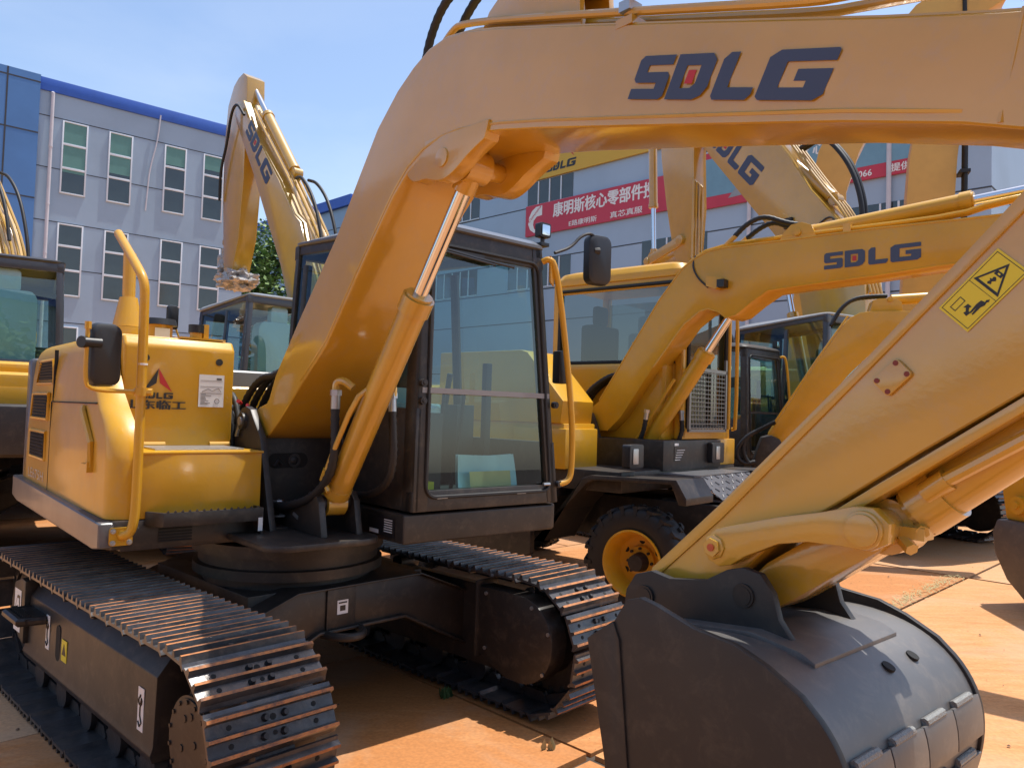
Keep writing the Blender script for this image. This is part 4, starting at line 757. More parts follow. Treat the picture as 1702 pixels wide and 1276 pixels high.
b=M(); b.X=Matrix.Translation((1.35,0,0))@Matrix.Rotation(dz,4,'Z'); b.pr(f_([(.93,2.66),(.96,2.78),(1.02,2.80),(1.18,2.80),(1.23,2.76),(1.24,2.66)]),-.12,.12); b.cyl((1.12*s_,-.13,2.90),(1.12*s_,.13,2.90),.03,n=16); b.tube([(x,-.14,z+.02) for x,z in f_([(-.0,1.45),(.42,2.14),(.72,2.60)])],.012,6); b.build('cylinder_lug',Y,db,bevel=.004)
b=M(); b.X=Matrix.Translation((1.35,0,0))@Matrix.Rotation(dz,4,'Z'); b.cyl((1.25,0,2.91),(2.4,0,2.98),.06,n=20); b.build('arm_cylinder',Y,SX)
X_=Matrix.Translation((1.35,0,0))@Matrix.Rotation(dz,4,'Z')
for k in (-.05,.03):
    hose(SX,[X_@Vector(p) for p in ((.62,k,2.62),(.72,k,2.82),(.86,k,2.93),(1.05,k,2.95),(1.2,k,2.95))],.022,fit=False,rib=.06)
    hose(SX,[X_@Vector(p) for p in ((.02,-.2,1.50),(-.12,-.2,1.42),(-.30,-.2,1.32),(-.36+k,-.2,1.14),(-.28+k,-.2,1.0),(-.18,-.2,1.04))],.026,fit=False,rib=.08)
b=M(); b.X=X_; b.pr([(-.16,1.20),(-.12,1.32),(-.02,1.35),(.08,1.30),(.14,1.15),(.2,.80),(-.3,.70)],-.20,.20); b.cyl((0,0,.5),(0,0,1.1),.10,n=16); b.build('swing_post',CH,SX,bevel=.02)
# ---------------------------------------------------------------- the three large excavators of the back rows
def big(name,label,loc,yaw,mirr=True,hood=1.58,ch=None,exh=True,rm=None):
    group='large excavators in the back rows'
    P=thing(name,label,'excavator',(*loc,0),R(yaw),group); S=1.17
    undercarriage(P,S,0,1); crawler_body(P,S,Y,hood,ch=ch,exh=exh); cab(P,S,GC,rm or WR,GD,1,wiper=False)
    if mirr: mirror(P,(1.18,1.45,2.70),.16,.34,[(1.2,1.42,2.8),(1.2,1.40,2.55),(1.15,1.3,2.3)],n=(1,.2,0),armm=Y,r=.014)
    return P
LX=big('large_excavator','grey-cabbed excavator with raised lettered boom and plastic-wrapped arm tip, in front of the office building',(-2.9,10.7),134,ch=1.30)
bp=[(-.30,1.75),(-.72,1.80),(-.78,2.4),(-.55,3.15),(-.02,4.10),(.202,4.27),(.666,4.83),(1.443,5.63),(1.851,6.20),(2.0,6.40),(2.22,6.42),(2.30,6.25),(2.236,6.10),(1.522,5.10),(1.05,4.38),(.503,3.55),(.1,2.75)]
ap=[(2.33,6.87),(2.50,6.78),(2.69,6.50),(2.77,5.90),(2.75,5.07),(2.60,3.80),(2.48,3.62),(2.28,3.62),(2.06,4.2),(1.98,5.1),(1.98,6.1),(1.98,6.5),(2.0,6.80),(2.15,6.90)]
big_boom(LX,1,bp,-.18,.22,ap,(.45,0,1.3),(.1,0,4.0),((.55,0,4.95),(2.2,0,6.80),.62),lg=((1.86,.2225,5.84),(-.80,0,-1.02),(-.20,0,.157)),tubes=[(-.75,2.9),(-.4,3.75),(.1,4.36),(.65,5.0),(1.4,5.8),(1.75,6.2)])
hose(LX,[(1.85,.26,6.1),(2.05,.3,6.35),(2.3,.28,6.25),(2.5,.24,5.8),(2.72,.24,5.4),(2.80,.2,4.9)],.022,fit=False); hose(LX,[(.45,.05,4.85),(.2,.1,4.82),(-.12,.1,4.5),(-.34,.1,4.1),(-.46,.1,3.7)],.024,fit=False); hose(LX,[(.4,-.12,4.85),(.1,-.1,4.75),(-.25,-.1,4.4),(-.52,-.1,3.8),(-.6,-.1,3.4)],.024,fit=False)
cylinder(LX,(2.80,.02,4.8),(2.85,.02,3.95),.6,.07,.04,name='bucket_cylinder',m=Y2)
def wrapped(P,c,r):
    bm=bmesh.new(); bmesh.ops.create_icosphere(bm,subdivisions=4,radius=1)
    for v in bm.verts:
        n=noise.noise(v.co*2.3)+.6*noise.noise(v.co*6)+.3*noise.noise(v.co*13); v.co=Vector((c[0]+v.co.x*r[0]*(1+.45*n),c[1]+v.co.y*r[1]*(1+.45*n),c[2]+v.co.z*r[2]*(1+.4*n)))
    me=bpy.data.meshes.new('plastic_wrap'); bm.to_mesh(me); bm.free(); me.materials.append(PW); o=bpy.data.objects.new('plastic_wrap',me); COL.objects.link(o); o.parent=P
wrapped(LX,(2.38,.02,3.55),(.42,.28,.17)); wrapped(LX,(2.75,.02,3.85),(.17,.16,.25))
def dup(root,loc,yaw,label):
    r=root.copy(); COL.objects.link(r); r.location=(*loc,0); r.rotation_euler=(0,0,R(yaw)); r['label']=label
    r['group']=root.get('group','') or 'large excavators in the back rows'
    for ch in list(root.children):
        c=ch.copy(); COL.objects.link(c); c.parent=r
        for g in list(ch.children):
            d=g.copy(); COL.objects.link(d); d.parent=c
    return r
dup(LX,(-7.42,10.85),148,'excavator at far left, only its boom knee with black hoses visible')
RX=big('large_excavator','excavator with arm hanging straight down beside its lettered boom, before the red banner',(4.74,10.75),121,mirr=False)
bp=[(.30,1.75),(-.15,1.80),(-.45,2.6),(-.40,3.5),(-.046,4.30),(.507,4.95),(.89,5.55),(1.9,6.9),(2.5,7.45),(3.0,7.5),(3.25,7.2),(2.9,6.5),(2.486,5.95),(1.564,4.88),(1.088,4.33),(.7,3.6),(.5,2.6)]
ap=[(3.2,7.9),(3.6,7.6),(3.85,6.9),(3.80,6.3),(3.64,5.40),(3.42,4.45),(3.25,4.2),(3.0,4.25),(2.92,5.2),(2.96,6.1),(2.95,7.0),(2.85,7.6)]
big_boom(RX,1,bp,-.20,.20,ap,(.5,0,1.3),(1.2,0,4.3),((.2,.0,4.75),(3.3,0,7.8),.48),lg=((2.62,.2025,6.30),(-1.02,0,-1.06),(-.26,0,.25)),tubes=[(-.45,3.3),(-.15,4.35),(.45,5.1),(.9,5.75),(1.8,7.0)])
cylinder(RX,(4.25,0,7.4),(4.12,0,4.55),1.9,.08,.045,name='bucket_cylinder',m=Y2)
b=M()
for y in (-.15,.15): b.pr([(4.16,4.35),(4.20,4.50),(4.05,4.55),(3.22,4.78),(3.12,4.70),(3.18,4.60)],y-.03,y+.03)
b.cyl((3.22,-.22,4.68),(3.22,.22,4.68),.09,n=16); b.cyl((4.12,-.2,4.44),(4.12,.2,4.44),.07,n=14); b.pr([(3.1,4.35),(3.25,4.30),(4.1,4.25),(4.1,4.42),(3.3,4.5)],-.08,.08); b.build('link_arm',Y2,RX,bevel=.01)
b=M(); 
for k in range(4): b.tube([(2.97-.0*k,.10-.07*k+.1,5.75-.03*k),(2.90,.10-.07*k+.1,5.68-.03*k),(2.90,.10-.07*k+.1,4.3)],.022,6)
b.build('arm_pipe',Y2,RX)
for k in (0,.08): hose(RX,[(.75,.1-k,5.65),(.35,.12-k,5.75),(-.1,.12-k,5.2),(-.30,.12-k,4.6),(-.30,.12-k,4.2)],.035,fit=False)
b=M(); b.k=0; b.tube([(.75,.215,4.3),(.6,.22,4.15),(.4,.215,4.35),(.1,.215,4.5),(0,.215,4.2)],.012,5,m=1,bend=2); b.box(.78,.92,.20,.25,4.42,4.58,1); b.build('boom_lamp',[Y2,BP],RX)
NX=big('large_excavator','excavator at left edge with its rear cab window and yellow hood facing the camera',(-4.75,8.3),122,mirr=False,hood=1.50,ch=1.1,exh=False,rm=CH)
bp=[(.0,1.5),(-.15,1.75),(1.0,2.0),(2.6,2.1),(4.4,2.0),(4.4,1.7),(2.6,1.75),(1.2,1.6),(.3,1.3)]
big_boom(NX,1,bp,-.18,.18,[(4.2,2.1),(4.7,2.0),(4.9,1.0),(4.6,.6),(4.4,1.4)],(.5,0,1.1),(1.9,0,1.75))
# arch-shaped pair beyond: very large excavator
KX=thing('mining_excavator','largest pale yellow excavator, upright boom and hanging arm forming an arch at right','excavator',(6.0,14.,0),R(-20))
undercarriage(KX,1.6,0,1); crawler_body(KX,1.6,YP,1.5); 
bp=[(-.3,2.0),(-.9,2.0),(-.85,3.2),(-.72,4.2),(-.55,5.6),(-.38,6.5),(.2,7.8),(1.2,9.0),(2.2,9.6),(2.8,9.4),(2.6,8.9),(1.4,8.2),(.7,7.3),(.30,6.4),(.10,5.7),(.12,4.9),(.24,3.8),(.3,2.6)]
ap=[(1.95,9.9),(2.5,9.9),(2.35,8.9),(1.96,7.0),(1.88,6.2),(1.80,4.6),(1.70,3.0),(1.5,2.3),(1.15,2.2),(1.02,3.4),(1.09,5.5),(1.14,6.3),(1.4,8.0)]
big_boom(KX,1,bp,-.35,.15,ap,(.9,-.1,1.6),(.2,-.1,4.4),None,bm=YP)
b=M(); 
for k in range(4): b.tube([(1.96+.02*k,-.36+.06*k,9.0),(2.0+.0*k,-.36+.06*k,6.9),(1.98,-.36+.06*k,3.1)],.035,8)
for z in (6.9,5.9,4.2): b.box(1.90,2.06,-.42,-.1,z,z+.06)
b.build('arm_hose',BK,KX)
b=M()
for k in range(3): b.tube([(-.30+.12*k,-.38,2.2),(-.30+.12*k,-.38,4.6)],.03,8)
b.build('boom_pipe',Y2,KX); b=M(); b.k=0; b.box(1.22,1.50,-.5,-.33,4.85,4.93,0); b.box(1.25,1.48,-.48,-.34,4.76,4.85,1); b.build('arm_lamp',[WR,BP],KX)
# cut-off neighbour at the right edge: arm tip and bucket on the ground
JX=thing('excavator_at_edge','excavator cut off by the right edge, only yellow arm end and dark bucket visible','excavator',(4.63,6.45,0),R(-78))
b=M(); b.pr([(-.22,.72),(-.28,1.05),(-.20,1.20),(.2,1.8),(.8,2.7),(1.1,2.6),(.5,1.4),(.25,.70)],-.28,.28); a=b.build('arm',Y,JX,bevel=.03,seg=3)
b=M(); b.cyl((-.05,-.34,.86),(-.05,-.27,.86),.075,n=20); b.cyl((-.05,-.36,.86),(-.05,-.34,.86),.03,n=8); b.build('link_pin',Y,JX)
sh=[(-.25,.72),(-.30,.60),(-.27,.42),(-.15,.22),(.05,.06),(.3,.0),(.62,.02),(.5,.3),(.35,.72)]
b=M(); b.pr(sh,-.34,.34); b.build('bucket',CH2,JX,bevel=.02,seg=2)
b=M(); 
for i in range(4): b.box(.6,.8,-.33+i*.19,-.24+i*.19,.02,.07)
b.build('tooth',CH2,JX,bevel=.008)
# ---------------------------------------------------------------- buildings
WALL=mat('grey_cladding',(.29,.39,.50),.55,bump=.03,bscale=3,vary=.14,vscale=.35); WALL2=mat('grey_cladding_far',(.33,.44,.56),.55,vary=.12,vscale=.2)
BLU=mat('blue_cladding',(.075,.20,.46),.45,vary=.15,vscale=.4); BLUE=mat('blue_eave',(.03,.11,.48),.5,vary=.1)
FRM=mat('white_window_frame',(.62,.68,.74),.5); BLIND=mat('green_blind',(.10,.24,.22),.5,vary=.1); PIPE=mat('pale_pipe',(.55,.54,.58),.5,vary=.1)
WG=mat('office_window_glass',(.035,.05,.055),.06,spec=.8,vary=.3,vscale=.7)
SY=mat('sign_yellow',(.60,.36,.03),.5); SR=mat('banner_red',(.50,.035,.07),.5,vary=.1,vscale=.5); PB=mat('poster_blue',(.16,.32,.42),.5,vary=.2,vscale=.6)
JNT=mat('panel_joint',(.04,.045,.055),.7)
lb=thing('office_building','grey clad office building with blue end bay, blue eave and tall triple-pane windows','building',(-14.4,27.5,0),R(40.1))
b=M(); b.box(-2.8,4.45,0,12,0,12.15); b.build('wall',WALL,lb)
b=M(); b.box(-30,-2.8,-.12,12,0,12.62); b.build('blue_wall',BLU,lb)
b=M(); b.box(-2.8,4.55,-.06,12.1,12.15,12.60); b.build('eave',BLUE,lb,bevel=.02)
b=M()
for z in (11.3,9.52,7.67,6.07,4.2,2.4): b.box(-2.8,4.45,-.006,.01,z-.015,z+.015)
for z in (12.35,10.6,8.35,6.1,3.9,1.9): b.box(-30,-2.8,-.126,-.11,z-.025,z+.025)
for x in (-3.75,-6.2,-8.65): b.box(x-.025,x+.025,-.127,-.11,0,12.62)
b.build('panel_joint',JNT,lb)
for x in (-2.07,-.60,1.30,2.73):
    for z0,z1,bl in ((8.70,11.26,1),(5.13,7.65,0),(1.55,4.07,0)):
        w=.80; f=M(); t=.05; y0,y1=-.05,.03
        f.box(x,x+t,y0,y1,z0,z1); f.box(x+w-t,x+w,y0,y1,z0,z1)
        for z in (z0,z0+.86,z0+1.70,z1-t): f.box(x+t,x+w-t,y0+.004,y1,z,z+t+(.03 if z0<z<z1-t else 0))
        fo=f.build('window',FRM,lb,bevel=.006)
        g=M(); g.box(x+t,x+w-t,-.02,0.005,z0+t,z1-t); g.build('pane',WG,fo)
        if bl:
            d={-2.07:1.75,-.60:1.45,1.30:.68,2.73:.55}[x]; g=M(); g.box(x+t+.01,x+w-t-.01,-.026,-.021,z1-t-d,z1-t); g.build('blind',BLIND,fo)
b=M(); b.tube([(-2.42,.0,12.13),(-2.41,-.12,12.10),(-2.41,-.12,0.1)],.055,10,bend=1); 
for z in (10.2,8.2,6.5,4.0): b.cyl((-2.41,-.12,z),(-2.41,-.12,z+.06),.065,n=10)
b.build('downpipe',PIPE,lb)
b=M(); b.tube([(1.09,-.07,12.3),(1.02,-.08,11.3),(.80,-.06,10.2),(.76,-.06,9.4),(.72,-.05,8.62)],.025,6,bend=2); b.build('drain_hose',PIPE,lb)
b=M(); b.box(.2,1.3,.8,1.8,12.6,12.85); b.box(1.3,1.9,.8,1.5,12.6,12.75); b.build('roof_vent',FRM,lb)
b=M(); b.k=0; b.lathe([(.95,-.20),(.95,-.13),(.82,-.13),(.82,-.20)],(-5.05,0,9.55),'y',40,m=0); b.lathe([(.82,-.16),(.0,-.16)],(-5.05,0,9.55),'y',40,m=1); b.build('round_sign',[DL,FRM],lb)
mb=thing('showroom_building','long grey showroom building with ribbon windows behind the red banner and yellow sign','building',(-.44,46.7,0),R(-44.1))
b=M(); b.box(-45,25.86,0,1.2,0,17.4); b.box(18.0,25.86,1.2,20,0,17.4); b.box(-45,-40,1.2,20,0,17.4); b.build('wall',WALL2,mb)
b=M(); b.box(-45.2,-17.2,-.3,1.3,17.4,18.2); b.box(-17.0,26,-.1,1.3,17.4,18.0); b.build('eave',BLUE,mb)
b=M()
for z in (15.85,13.95,10.73,8.9,7.0,4.0): b.box(-45,25.86,-.01,.01,z-.03,z+.03)
for z in (15.85,13.95,10.73): b.box(25.85,25.875,0,20,z-.03,z+.03)
b.build('panel_joint',JNT,mb)
def ribbon(x0,x1,z0,z1,n):
    f=M(); f.box(x0,x1,-.02,.04,z0,z1); fo=f.build('window',WG,mb); f=M()
    for i in range(1,n): x=x0+(x1-x0)*i/n; f.box(x-.04,x+.04,-.06,-.02,z0,z1)
    f.box(x0,x1,-.05,-.02,z0,z0+.06); f.build('window_frame',FRM,fo)
for a in ((-10.0,-2.78,14.0,15.8,9),(1.5,5.05,14.0,15.45,4),(12.6,13.8,14.65,16.0,2),(9.9,13.74,9.4,10.78,5),(20.4,24.0,9.9,10.74,5),(-10,-2.8,9.0,10.7,9),(0,5,9.0,10.7,6),(14,18,14.7,16.0,5)): ribbon(*a)
b=M()
for x in (16.0,22.2): b.cyl((x,-.15,0),(x,-.15,17.3),.10,n=10)
b.build('downpipe',PIPE,mb)
sg=M(); sg.box(1.38,12.5,-.16,-.02,15.5,19.2); s1=sg.build('roof_sign',SY,None); s1.matrix_world=Matrix.Translation((-.44,46.7,0))@Matrix.Rotation(R(-44.1),4,'Z'); tag(s1,'yellow sign board with dark triangle and lettering above the red banner','sign')
logo('lettering',s1,(3.08,-.165,15.80),(2.2,0,0),(0,0,.47),.04,[BL,BL])
V,F,T=shape([([(0,0),(.42,.40),(.5,1)],[]),([(.5,1),(.58,.40),(1,0)],[])]); decal('emblem',(V,F),(3.2,-.165,16.38),(2.0,0,0),(0,0,1.7),[BL,RD],s1,mi=T)
mw=s1.matrix_world.copy()
sg=M(); sg.box(1.49,12.66,-.14,-.03,12.17,14.02); s2=sg.build('banner',SR,None); s2.matrix_world=mw; tag(s2,'long red banner with large white Chinese characters over a smaller second row','banner')
y=-.146
decal('lettering',text_mesh('康明斯核心零部件授',.02,2),(3.70,y,13.03),(7.05,0,0),(0,0,.84),[WH],s2)
decal('lettering',text_mesh('E路康明斯',.008,2),(4.92,y,12.30),(2.0,0,0),(0,0,.34),[WH],s2); decal('lettering',text_mesh('真芯真服',.008,2),(7.85,y,12.30),(2.1,0,0),(0,0,.36),[WH],s2)
V,F,T=shape([([(1,1),(1,.62),(.62,.60),(.40,.46),(.36,.30),(.45,.14),(.7,.0),(.45,-.02),(.15,.12),(.0,.35),(.05,.62),(.25,.85),(.55,.98)],[])])
decal('emblem',(V,F),(1.72,y,12.35),(1.1,0,0),(0,0,1.55),[WH],s2); decal('lettering',text_mesh('Cummins',.01,2),(1.78,y-.004,12.95),(.95,0,.85),(-.06,0,.17),[SR],s2)
sg=M(); sg.k=0; sg.box(12.66,23.6,-.14,-.03,11.85,14.6,0); sg.box(13.4,23.6,-.146,-.139,12.42,14.3,1)
s3=sg.build('banner',[SR,PB],None); s3.matrix_world=mw; tag(s3,'wide blue picture banner with white triangle and telephone digits on its red border','banner')
V,F,T=shape([([(0,0),(.42,1),(1,.30),(1,.12)],[])]); decal('picture',(V,F),(14.9,-.15,12.18),(4.2,0,0),(0,0,2.1),[WR],s3)
decal('lettering',text_mesh('8983066',.015,2),(20.2,-.15,11.98),(1.32,0,0),(0,0,.27),[WH],s3); decal('lettering',text_mesh('提供',.015,2),(22.28,-.15,11.97),(.75,0,0),(0,0,.34),[WH],s3)
for k,(x,w) in enumerate(((17.6,.5),(18.3,.5),(19.0,.5))): decal('lettering',text_mesh('服务心'[k],.02,2),(x,-.15,13.4),(w,0,0),(0,0,.5),[WH],s3)
# ---------------------------------------------------------------- trees
LEAF=mat('foliage',(.11,.19,.05),.6,vary=.55,vscale=1.2,tint=(.20,.29,.09)); BARK=mat('bark',(.10,.07,.05),.9,bump=.4,bscale=20)
def leafmesh(b,c,r,n,sz):
    for _ in range(n):
        d=Vector((random.gauss(0,1),random.gauss(0,1),random.gauss(0,1))).normalized(); p=Vector(c)+d*r*(random.random()**.35)*(1+.35*noise.noise(d*2.5+Vector(c)))
        u=Vector((random.uniform(-1,1),random.uniform(-1,1),random.uniform(-.5,.5))).normalized(); w=u.cross(Vector((random.uniform(-1,1),random.uniform(-1,1),1))).normalized(); s=sz*random.uniform(.6,1.3)
        b.add([p-u*s,p-w*s*.5,p+u*s,p+w*s*.5],[(0,1,2,3)])
def tree(x,y,h,rad,label,nl=26,dens=330,sz=.16):
    T=thing('broadleaf_tree',label,'tree',(x,y,0),0,None)
    b=M(); top=[]; b.tube([(0,0,0),(.1,.05,h*.3),(-.1,.1,h*.6),(.05,0,h*.85)],h*.022,8,bend=2)
    l=M()
    for i in range(nl):
        a=random.uniform(0,2*PI); t=random.uniform(.22,.98); rr=rad*math.sin(min(1,t*1.25+.1)*PI*.80+.25)*random.uniform(.35,1.0); c=(rr*math.cos(a),rr*math.sin(a),h*t)
        b.tube([(0,0,max(1,c[2]-rad*.8)),(c[0]*.5,c[1]*.5,c[2]-rad*.3),c],h*.006,5); leafmesh(l,c,rad*random.uniform(.28,.48),dens,sz)
    b.build('trunk',BARK,T); 
    me=bpy.data.meshes.new('crown'); me.from_pydata(l.v,[],l.f); me.materials.append(LEAF); o=bpy.data.objects.new('crown',me); COL.objects.link(o); o.parent=T
tree(-13.6,41,11.2,3.4,'tall dense green tree filling the gap between the two buildings',34,420)
tree(-9.9,39,9.6,2.6,'lower green tree right of the tall one, just left of the foreground cab',26,380)
tree(-10.5,50,12.5,3.4,'tree set back behind the other two in the gap between the buildings',20,300,.2)
# rows behind the camera, seen only as reflections
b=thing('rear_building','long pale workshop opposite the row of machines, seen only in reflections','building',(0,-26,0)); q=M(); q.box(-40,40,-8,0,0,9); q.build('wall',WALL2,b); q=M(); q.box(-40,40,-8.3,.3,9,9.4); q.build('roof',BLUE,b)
q=M()
for i in range(12): q.box(-36+i*6,-33+i*6,.0,.06,3,5.5)
q.build('window',WG,b)
tree(7,-16,8,3.5,'tree opposite the row of machines, seen only in reflections',18,220,.25); tree(14,-14,9,4,'second tree opposite the row of machines, seen only in reflections',18,220,.25)
# ---------------------------------------------------------------- ground
gm=bpy.data.materials.new('rusty_plates'); gm.use_nodes=True; nt=gm.node_tree; L=nt.links.new; bs=nt.nodes['Principled BSDF']; bs.inputs['Roughness'].default_value=.75
tc=nt.nodes.new('ShaderNodeTexCoord'); mp=nt.nodes.new('ShaderNodeMapping'); mp.inputs['Rotation'].default_value=(0,0,R(-46)); mp.inputs['Scale'].default_value=(.35,1.6,1); L(tc.outputs['Object'],mp.inputs['Vector'])
at_=nt.nodes.new('ShaderNodeAttribute'); at_.attribute_name='tint'
n1=nt.nodes.new('ShaderNodeTexNoise'); n1.inputs['Scale'].default_value=1.3; n1.inputs['Detail'].default_value=9; n1.inputs['Roughness'].default_value=.65; L(mp.outputs[0],n1.inputs['Vector'])
n2=nt.nodes.new('ShaderNodeTexNoise'); n2.inputs['Scale'].default_value=9; n2.inputs['Detail'].default_value=8; n2.inputs['Roughness'].default_value=.7; L(mp.outputs[0],n2.inputs['Vector'])
n3=nt.nodes.new('ShaderNodeTexNoise'); n3.inputs['Scale'].default_value=60; n3.inputs['Detail'].default_value=5; L(tc.outputs['Object'],n3.inputs['Vector'])
cr=nt.nodes.new('ShaderNodeValToRGB'); e=cr.color_ramp.elements; e[0].position=.34; e[0].color=(.42,.165,.045,1); e[1].position=.72; e[1].color=(.52,.29,.145,1); m_=cr.color_ramp.elements.new(.5); m_.color=(.52,.24,.085,1)
ad=nt.nodes.new('ShaderNodeMath'); ad.operation='MULTIPLY_ADD'; ad.inputs[1].default_value=.55; L(n2.outputs['Fac'],ad.inputs[0]); 
a3=nt.nodes.new('ShaderNodeMath'); a3.operation='MULTIPLY_ADD'; a3.inputs[1].default_value=.45; L(n1.outputs['Fac'],a3.inputs[0]); 
a4=nt.nodes.new('ShaderNodeMath'); a4.operation='MULTIPLY_ADD'; a4.inputs[1].default_value=.42; a4.inputs[2].default_value=-.20; L(at_.outputs['Fac'],a4.inputs[0]); L(a4.outputs[0],a3.inputs[2]); L(a3.outputs[0],ad.inputs[2]); L(ad.outputs[0],cr.inputs['Fac'])
mx=nt.nodes.new('ShaderNodeMix'); mx.data_type='RGBA'; mx.blend_type='MULTIPLY'; mr=nt.nodes.new('ShaderNodeMapRange'); mr.inputs['From Min'].default_value=.3; mr.inputs['From Max'].default_value=.7; mr.inputs['To Min'].default_value=.82; mr.inputs['To Max'].default_value=1.1
L(n3.outputs['Fac'],mr.inputs['Value']); cc=nt.nodes.new('ShaderNodeCombineColor'); [L(mr.outputs[0],cc.inputs[i]) for i in range(3)]; mx.inputs['Factor'].default_value=1; L(cr.outputs[0],mx.inputs['A']); L(cc.outputs[0],mx.inputs['B']); L(mx.outputs['Result'],bs.inputs['Base Color'])
n5=nt.nodes.new('ShaderNodeTexNoise'); n5.inputs['Scale'].default_value=.9; n5.inputs['Detail'].default_value=7; n5.inputs['Roughness'].default_value=.62; n5.inputs['Distortion'].default_value=.8; L(tc.outputs['Object'],n5.inputs['Vector'])
r5=nt.nodes.new('ShaderNodeMapRange'); r5.inputs['From Min'].default_value=.50; r5.inputs['From Max'].default_value=.68; L(n5.outputs['Fac'],r5.inputs['Value'])
m5=nt.nodes.new('ShaderNodeMix'); m5.data_type='RGBA'; m5.inputs['B'].default_value=(.44,.30,.19,1); sc5=nt.nodes.new('ShaderNodeMath'); sc5.operation='MULTIPLY'; sc5.inputs[1].default_value=.55; L(r5.outputs[0],sc5.inputs[0]); L(sc5.outputs[0],m5.inputs['Factor']); L(mx.outputs['Result'],m5.inputs['A'])
n6=nt.nodes.new('ShaderNodeTexNoise'); n6.inputs['Scale'].default_value=3.2; n6.inputs['Detail'].default_value=10; n6.inputs['Roughness'].default_value=.75; n6.inputs['Distortion'].default_value=1.5; L(mp.outputs[0],n6.inputs['Vector'])
r6=nt.nodes.new('ShaderNodeMapRange'); r6.inputs['From Min'].default_value=.60; r6.inputs['From Max'].default_value=.72; r6.inputs['To Max'].default_value=.40; L(n6.outputs['Fac'],r6.inputs['Value'])
m6=nt.nodes.new('ShaderNodeMix'); m6.data_type='RGBA'; m6.inputs['B'].default_value=(.20,.10,.05,1); L(r6.outputs[0],m6.inputs['Factor']); L(m5.outputs['Result'],m6.inputs['A']); L(m6.outputs['Result'],bs.inputs['Base Color'])
bp_=nt.nodes.new('ShaderNodeBump'); bp_.inputs['Strength'].default_value=.25; bp_.inputs['Distance'].default_value=.01; L(n2.outputs['Fac'],bp_.inputs['Height']); L(bp_.outputs[0],bs.inputs['Normal'])
va,vb=Vector((.7071,.7071)),Vector((.7071,-.7071))
g=M(); tints=[]
for j in range(-16,13):
    off=0 if j in (-1,0) else random.uniform(-3,3)
    for i in range(-5,9):
        a0=2.71+6*i+off; b0=-2.15+1.8*j; zt=-.002-random.random()*.006 if not(j==-1 and i==-1) else .004; w=.022
        if j in(-1,) and i==-1: a1=a0+6
        A0,A1,B0,B1=a0+w*random.uniform(.3,1.6),a0+6-w*random.uniform(.3,1.6),b0+w*random.uniform(.3,1.2),b0+1.8-w*random.uniform(.3,1.2)
        P_=[va*p+vb*q_ for p,q_ in ((A0,B0),(A1,B0),(A1,B1),(A0,B1))]; dzs=[random.uniform(-.0012,.0012) for _ in range(4)]
        g.add([(p.x,p.y,-.03) for p in P_]+[(p.x,p.y,zt+d) for p,d in zip(P_,dzs)],[(3,2,1,0),(4,5,6,7),(0,1,5,4),(1,2,6,5),(2,3,7,6),(3,0,4,7)]); t=random.random(); tints+=[t]*6
po=g.build('pavement',gm,None); struct(po); ca=po.data.attributes.new('tint','FLOAT','FACE')
for i,t in enumerate(tints): ca.data[i].value=t
gs=M(); gs.box(-400,400,-400,400,-.5,-.028); struct(gs.build('ground',mat('yard_soil',(.07,.05,.035),.9,bump=.4,bscale=3,vary=.4),None))
# small debris in the plate seam
GRS=mat('dry_straw',(.34,.28,.13),.8); b=M()
for _ in range(420):
    t=random.random(); p=Vector((2.95,6.12)).lerp(Vector((4.55,7.80)),t)+Vector((random.gauss(.03,.05),random.gauss(-.03,.05))); a=random.uniform(0,PI); l=random.uniform(.01,.06); d=Vector((math.cos(a),math.sin(a)))*l; n=Vector((-d.y,d.x)).normalized()*.003; z=random.uniform(.0,.02)
    b.add([(p.x-n.x,p.y-n.y,z),(p.x+d.x-n.x,p.y+d.y-n.y,z+.008),(p.x+d.x+n.x,p.y+d.y+n.y,z+.008),(p.x+n.x,p.y+n.y,z)],[(0,1,2,3)])
struct(b.build('straw_litter',GRS,None),'stuff')
b=M()
for _ in range(1100):
    x=random.uniform(-2.5,6.5); y=random.uniform(1.6,11); r=random.uniform(.0015,.006)*(1 if random.random()<.93 else 2.2); z=.001; a=random.uniform(0,3)
    p=[(x+r*math.cos(a+k*PI/2.5)*random.uniform(.7,1.2),y+r*math.sin(a+k*PI/2.5)*random.uniform(.7,1.2),z) for k in range(5)]; b.add(p+[(x,y,z+r*.8)],[(0,1,5),(1,2,5),(2,3,5),(3,4,5),(4,0,5)])
struct(b.build('gravel_bits',mat('grit',(.22,.13,.08),.9,vary=.5,vscale=30),None),'stuff')
GL=mat('green_leaf',(.05,.10,.03),.6)
for k,(x,y,lab) in enumerate(((-.30,4.05,'small sprig of green leaves lying on the plate in the machine shadow edge'),(.22,3.47,'dried leaf on the plate near the raised plate corner'))):
    b=M()
    for i in range(22 if k==0 else 5):
        a=random.uniform(0,2*PI); r=random.uniform(0,.045 if k==0 else .03); c=Vector((x+r*math.cos(a),y+r*math.sin(a),.01+random.random()*.012)); d=Vector((math.cos(a*3),math.sin(a*3),.2))*.016; n=Vector((-d.y,d.x,.1))*.4; b.add([c-d,c-n,c+d,c+n],[(0,1,2,3)])
    tag(b.build('leaf_litter',GL if k==0 else GRS,None),lab,'leaves')
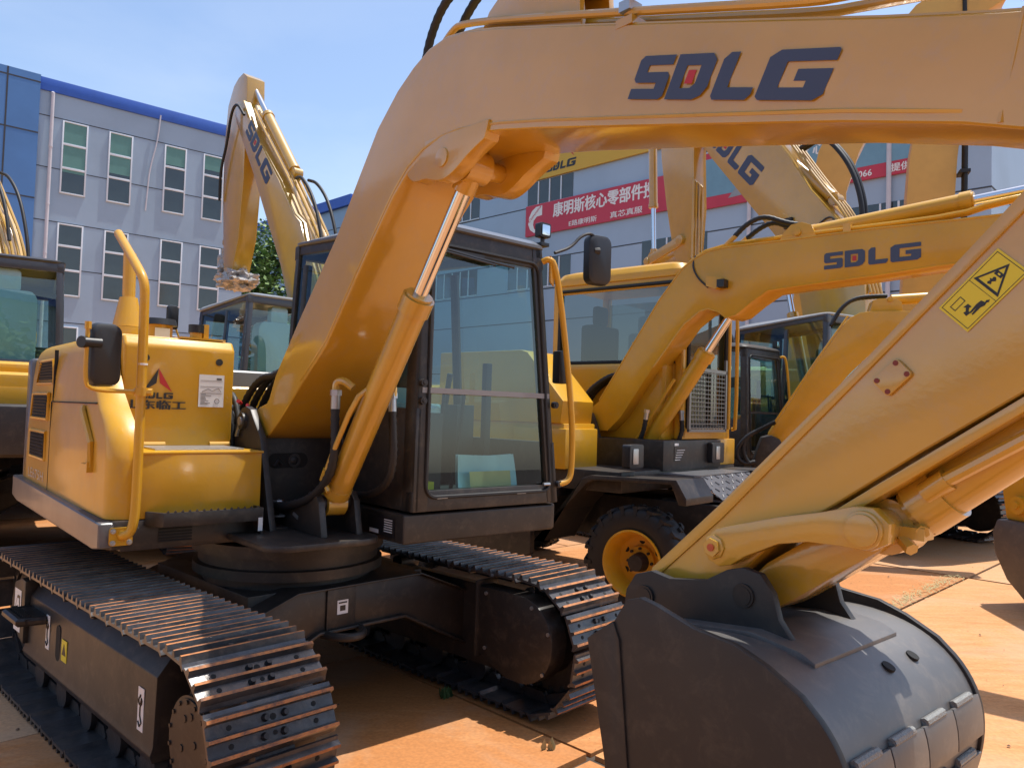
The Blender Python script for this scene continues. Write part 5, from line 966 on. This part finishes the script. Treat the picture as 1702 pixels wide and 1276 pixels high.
# ---------------------------------------------------------------- light, sky, camera
el=73.0; az=math.atan2(.342,.616)
SUN=bpy.data.lights.new('sun','SUN'); SUN.energy=4.0; SUN.angle=R(.53); SUN.color=(1,.955,.88); so=bpy.data.objects.new('sun',SUN); COL.objects.link(so)
d=Vector((math.cos(az)*math.cos(R(el)),math.sin(az)*math.cos(R(el)),math.sin(R(el)))); so.rotation_euler=d.to_track_quat('Z','Y').to_euler(); so.location=(0,0,30)
w=bpy.data.worlds.new('World'); sc.world=w; w.use_nodes=True; nt=w.node_tree; bg=nt.nodes['Background']; sk=nt.nodes.new('ShaderNodeTexSky'); sk.sky_type='NISHITA'; sk.sun_disc=False
sk.sun_elevation=R(el); sk.sun_rotation=PI/2-az; sk.air_density=1.0; sk.dust_density=1.4; sk.ozone_density=1.0; sk.altitude=50
tcw=nt.nodes.new('ShaderNodeTexCoord'); mpw=nt.nodes.new('ShaderNodeMapping'); mpw.inputs['Scale'].default_value=(1,1,3.2); nw=nt.nodes.new('ShaderNodeTexNoise'); nw.inputs['Scale'].default_value=1.6; nw.inputs['Detail'].default_value=7; nw.inputs['Roughness'].default_value=.55; nw.inputs['Distortion'].default_value=.6
rw=nt.nodes.new('ShaderNodeMapRange'); rw.inputs['From Min'].default_value=.45; rw.inputs['From Max'].default_value=.80; rw.inputs['To Max'].default_value=.22; mw_=nt.nodes.new('ShaderNodeMix'); mw_.data_type='RGBA'; mw_.inputs['B'].default_value=(4.6,4.9,5.3,1)
nt.links.new(tcw.outputs['Generated'],mpw.inputs[0]); nt.links.new(mpw.outputs[0],nw.inputs['Vector']); nt.links.new(nw.outputs['Fac'],rw.inputs['Value']); nt.links.new(rw.outputs[0],mw_.inputs['Factor']); nt.links.new(sk.outputs[0],mw_.inputs['A']); nt.links.new(mw_.outputs['Result'],bg.inputs[0]); bg.inputs[1].default_value=.15
cam=bpy.data.cameras.new('camera'); co=bpy.data.objects.new('camera',cam); COL.objects.link(co); sc.camera=co
cam.sensor_fit='HORIZONTAL'; cam.sensor_width=36; cam.lens=36*1260/1702; cam.clip_start=.05; cam.clip_end=2000
p=R(2.2); r=math.atan(.03); r0=Vector((1,0,0));u0=Vector((0,-math.sin(p),math.cos(p)));f0=Vector((0,math.cos(p),math.sin(p)))
rv=r0*math.cos(r)+u0*math.sin(r); uv=u0*math.cos(r)-r0*math.sin(r)
co.matrix_world=Matrix(((rv.x,uv.x,-f0.x,0),(rv.y,uv.y,-f0.y,0),(rv.z,uv.z,-f0.z,1.51),(0,0,0,1)))
sc.view_settings.view_transform='Standard'; sc.view_settings.look='None'; sc.view_settings.exposure=.6; sc.view_settings.gamma=1
sc.render.engine='CYCLES'; sc.cycles.max_bounces=10; sc.cycles.diffuse_bounces=6; sc.cycles.transparent_max_bounces=16
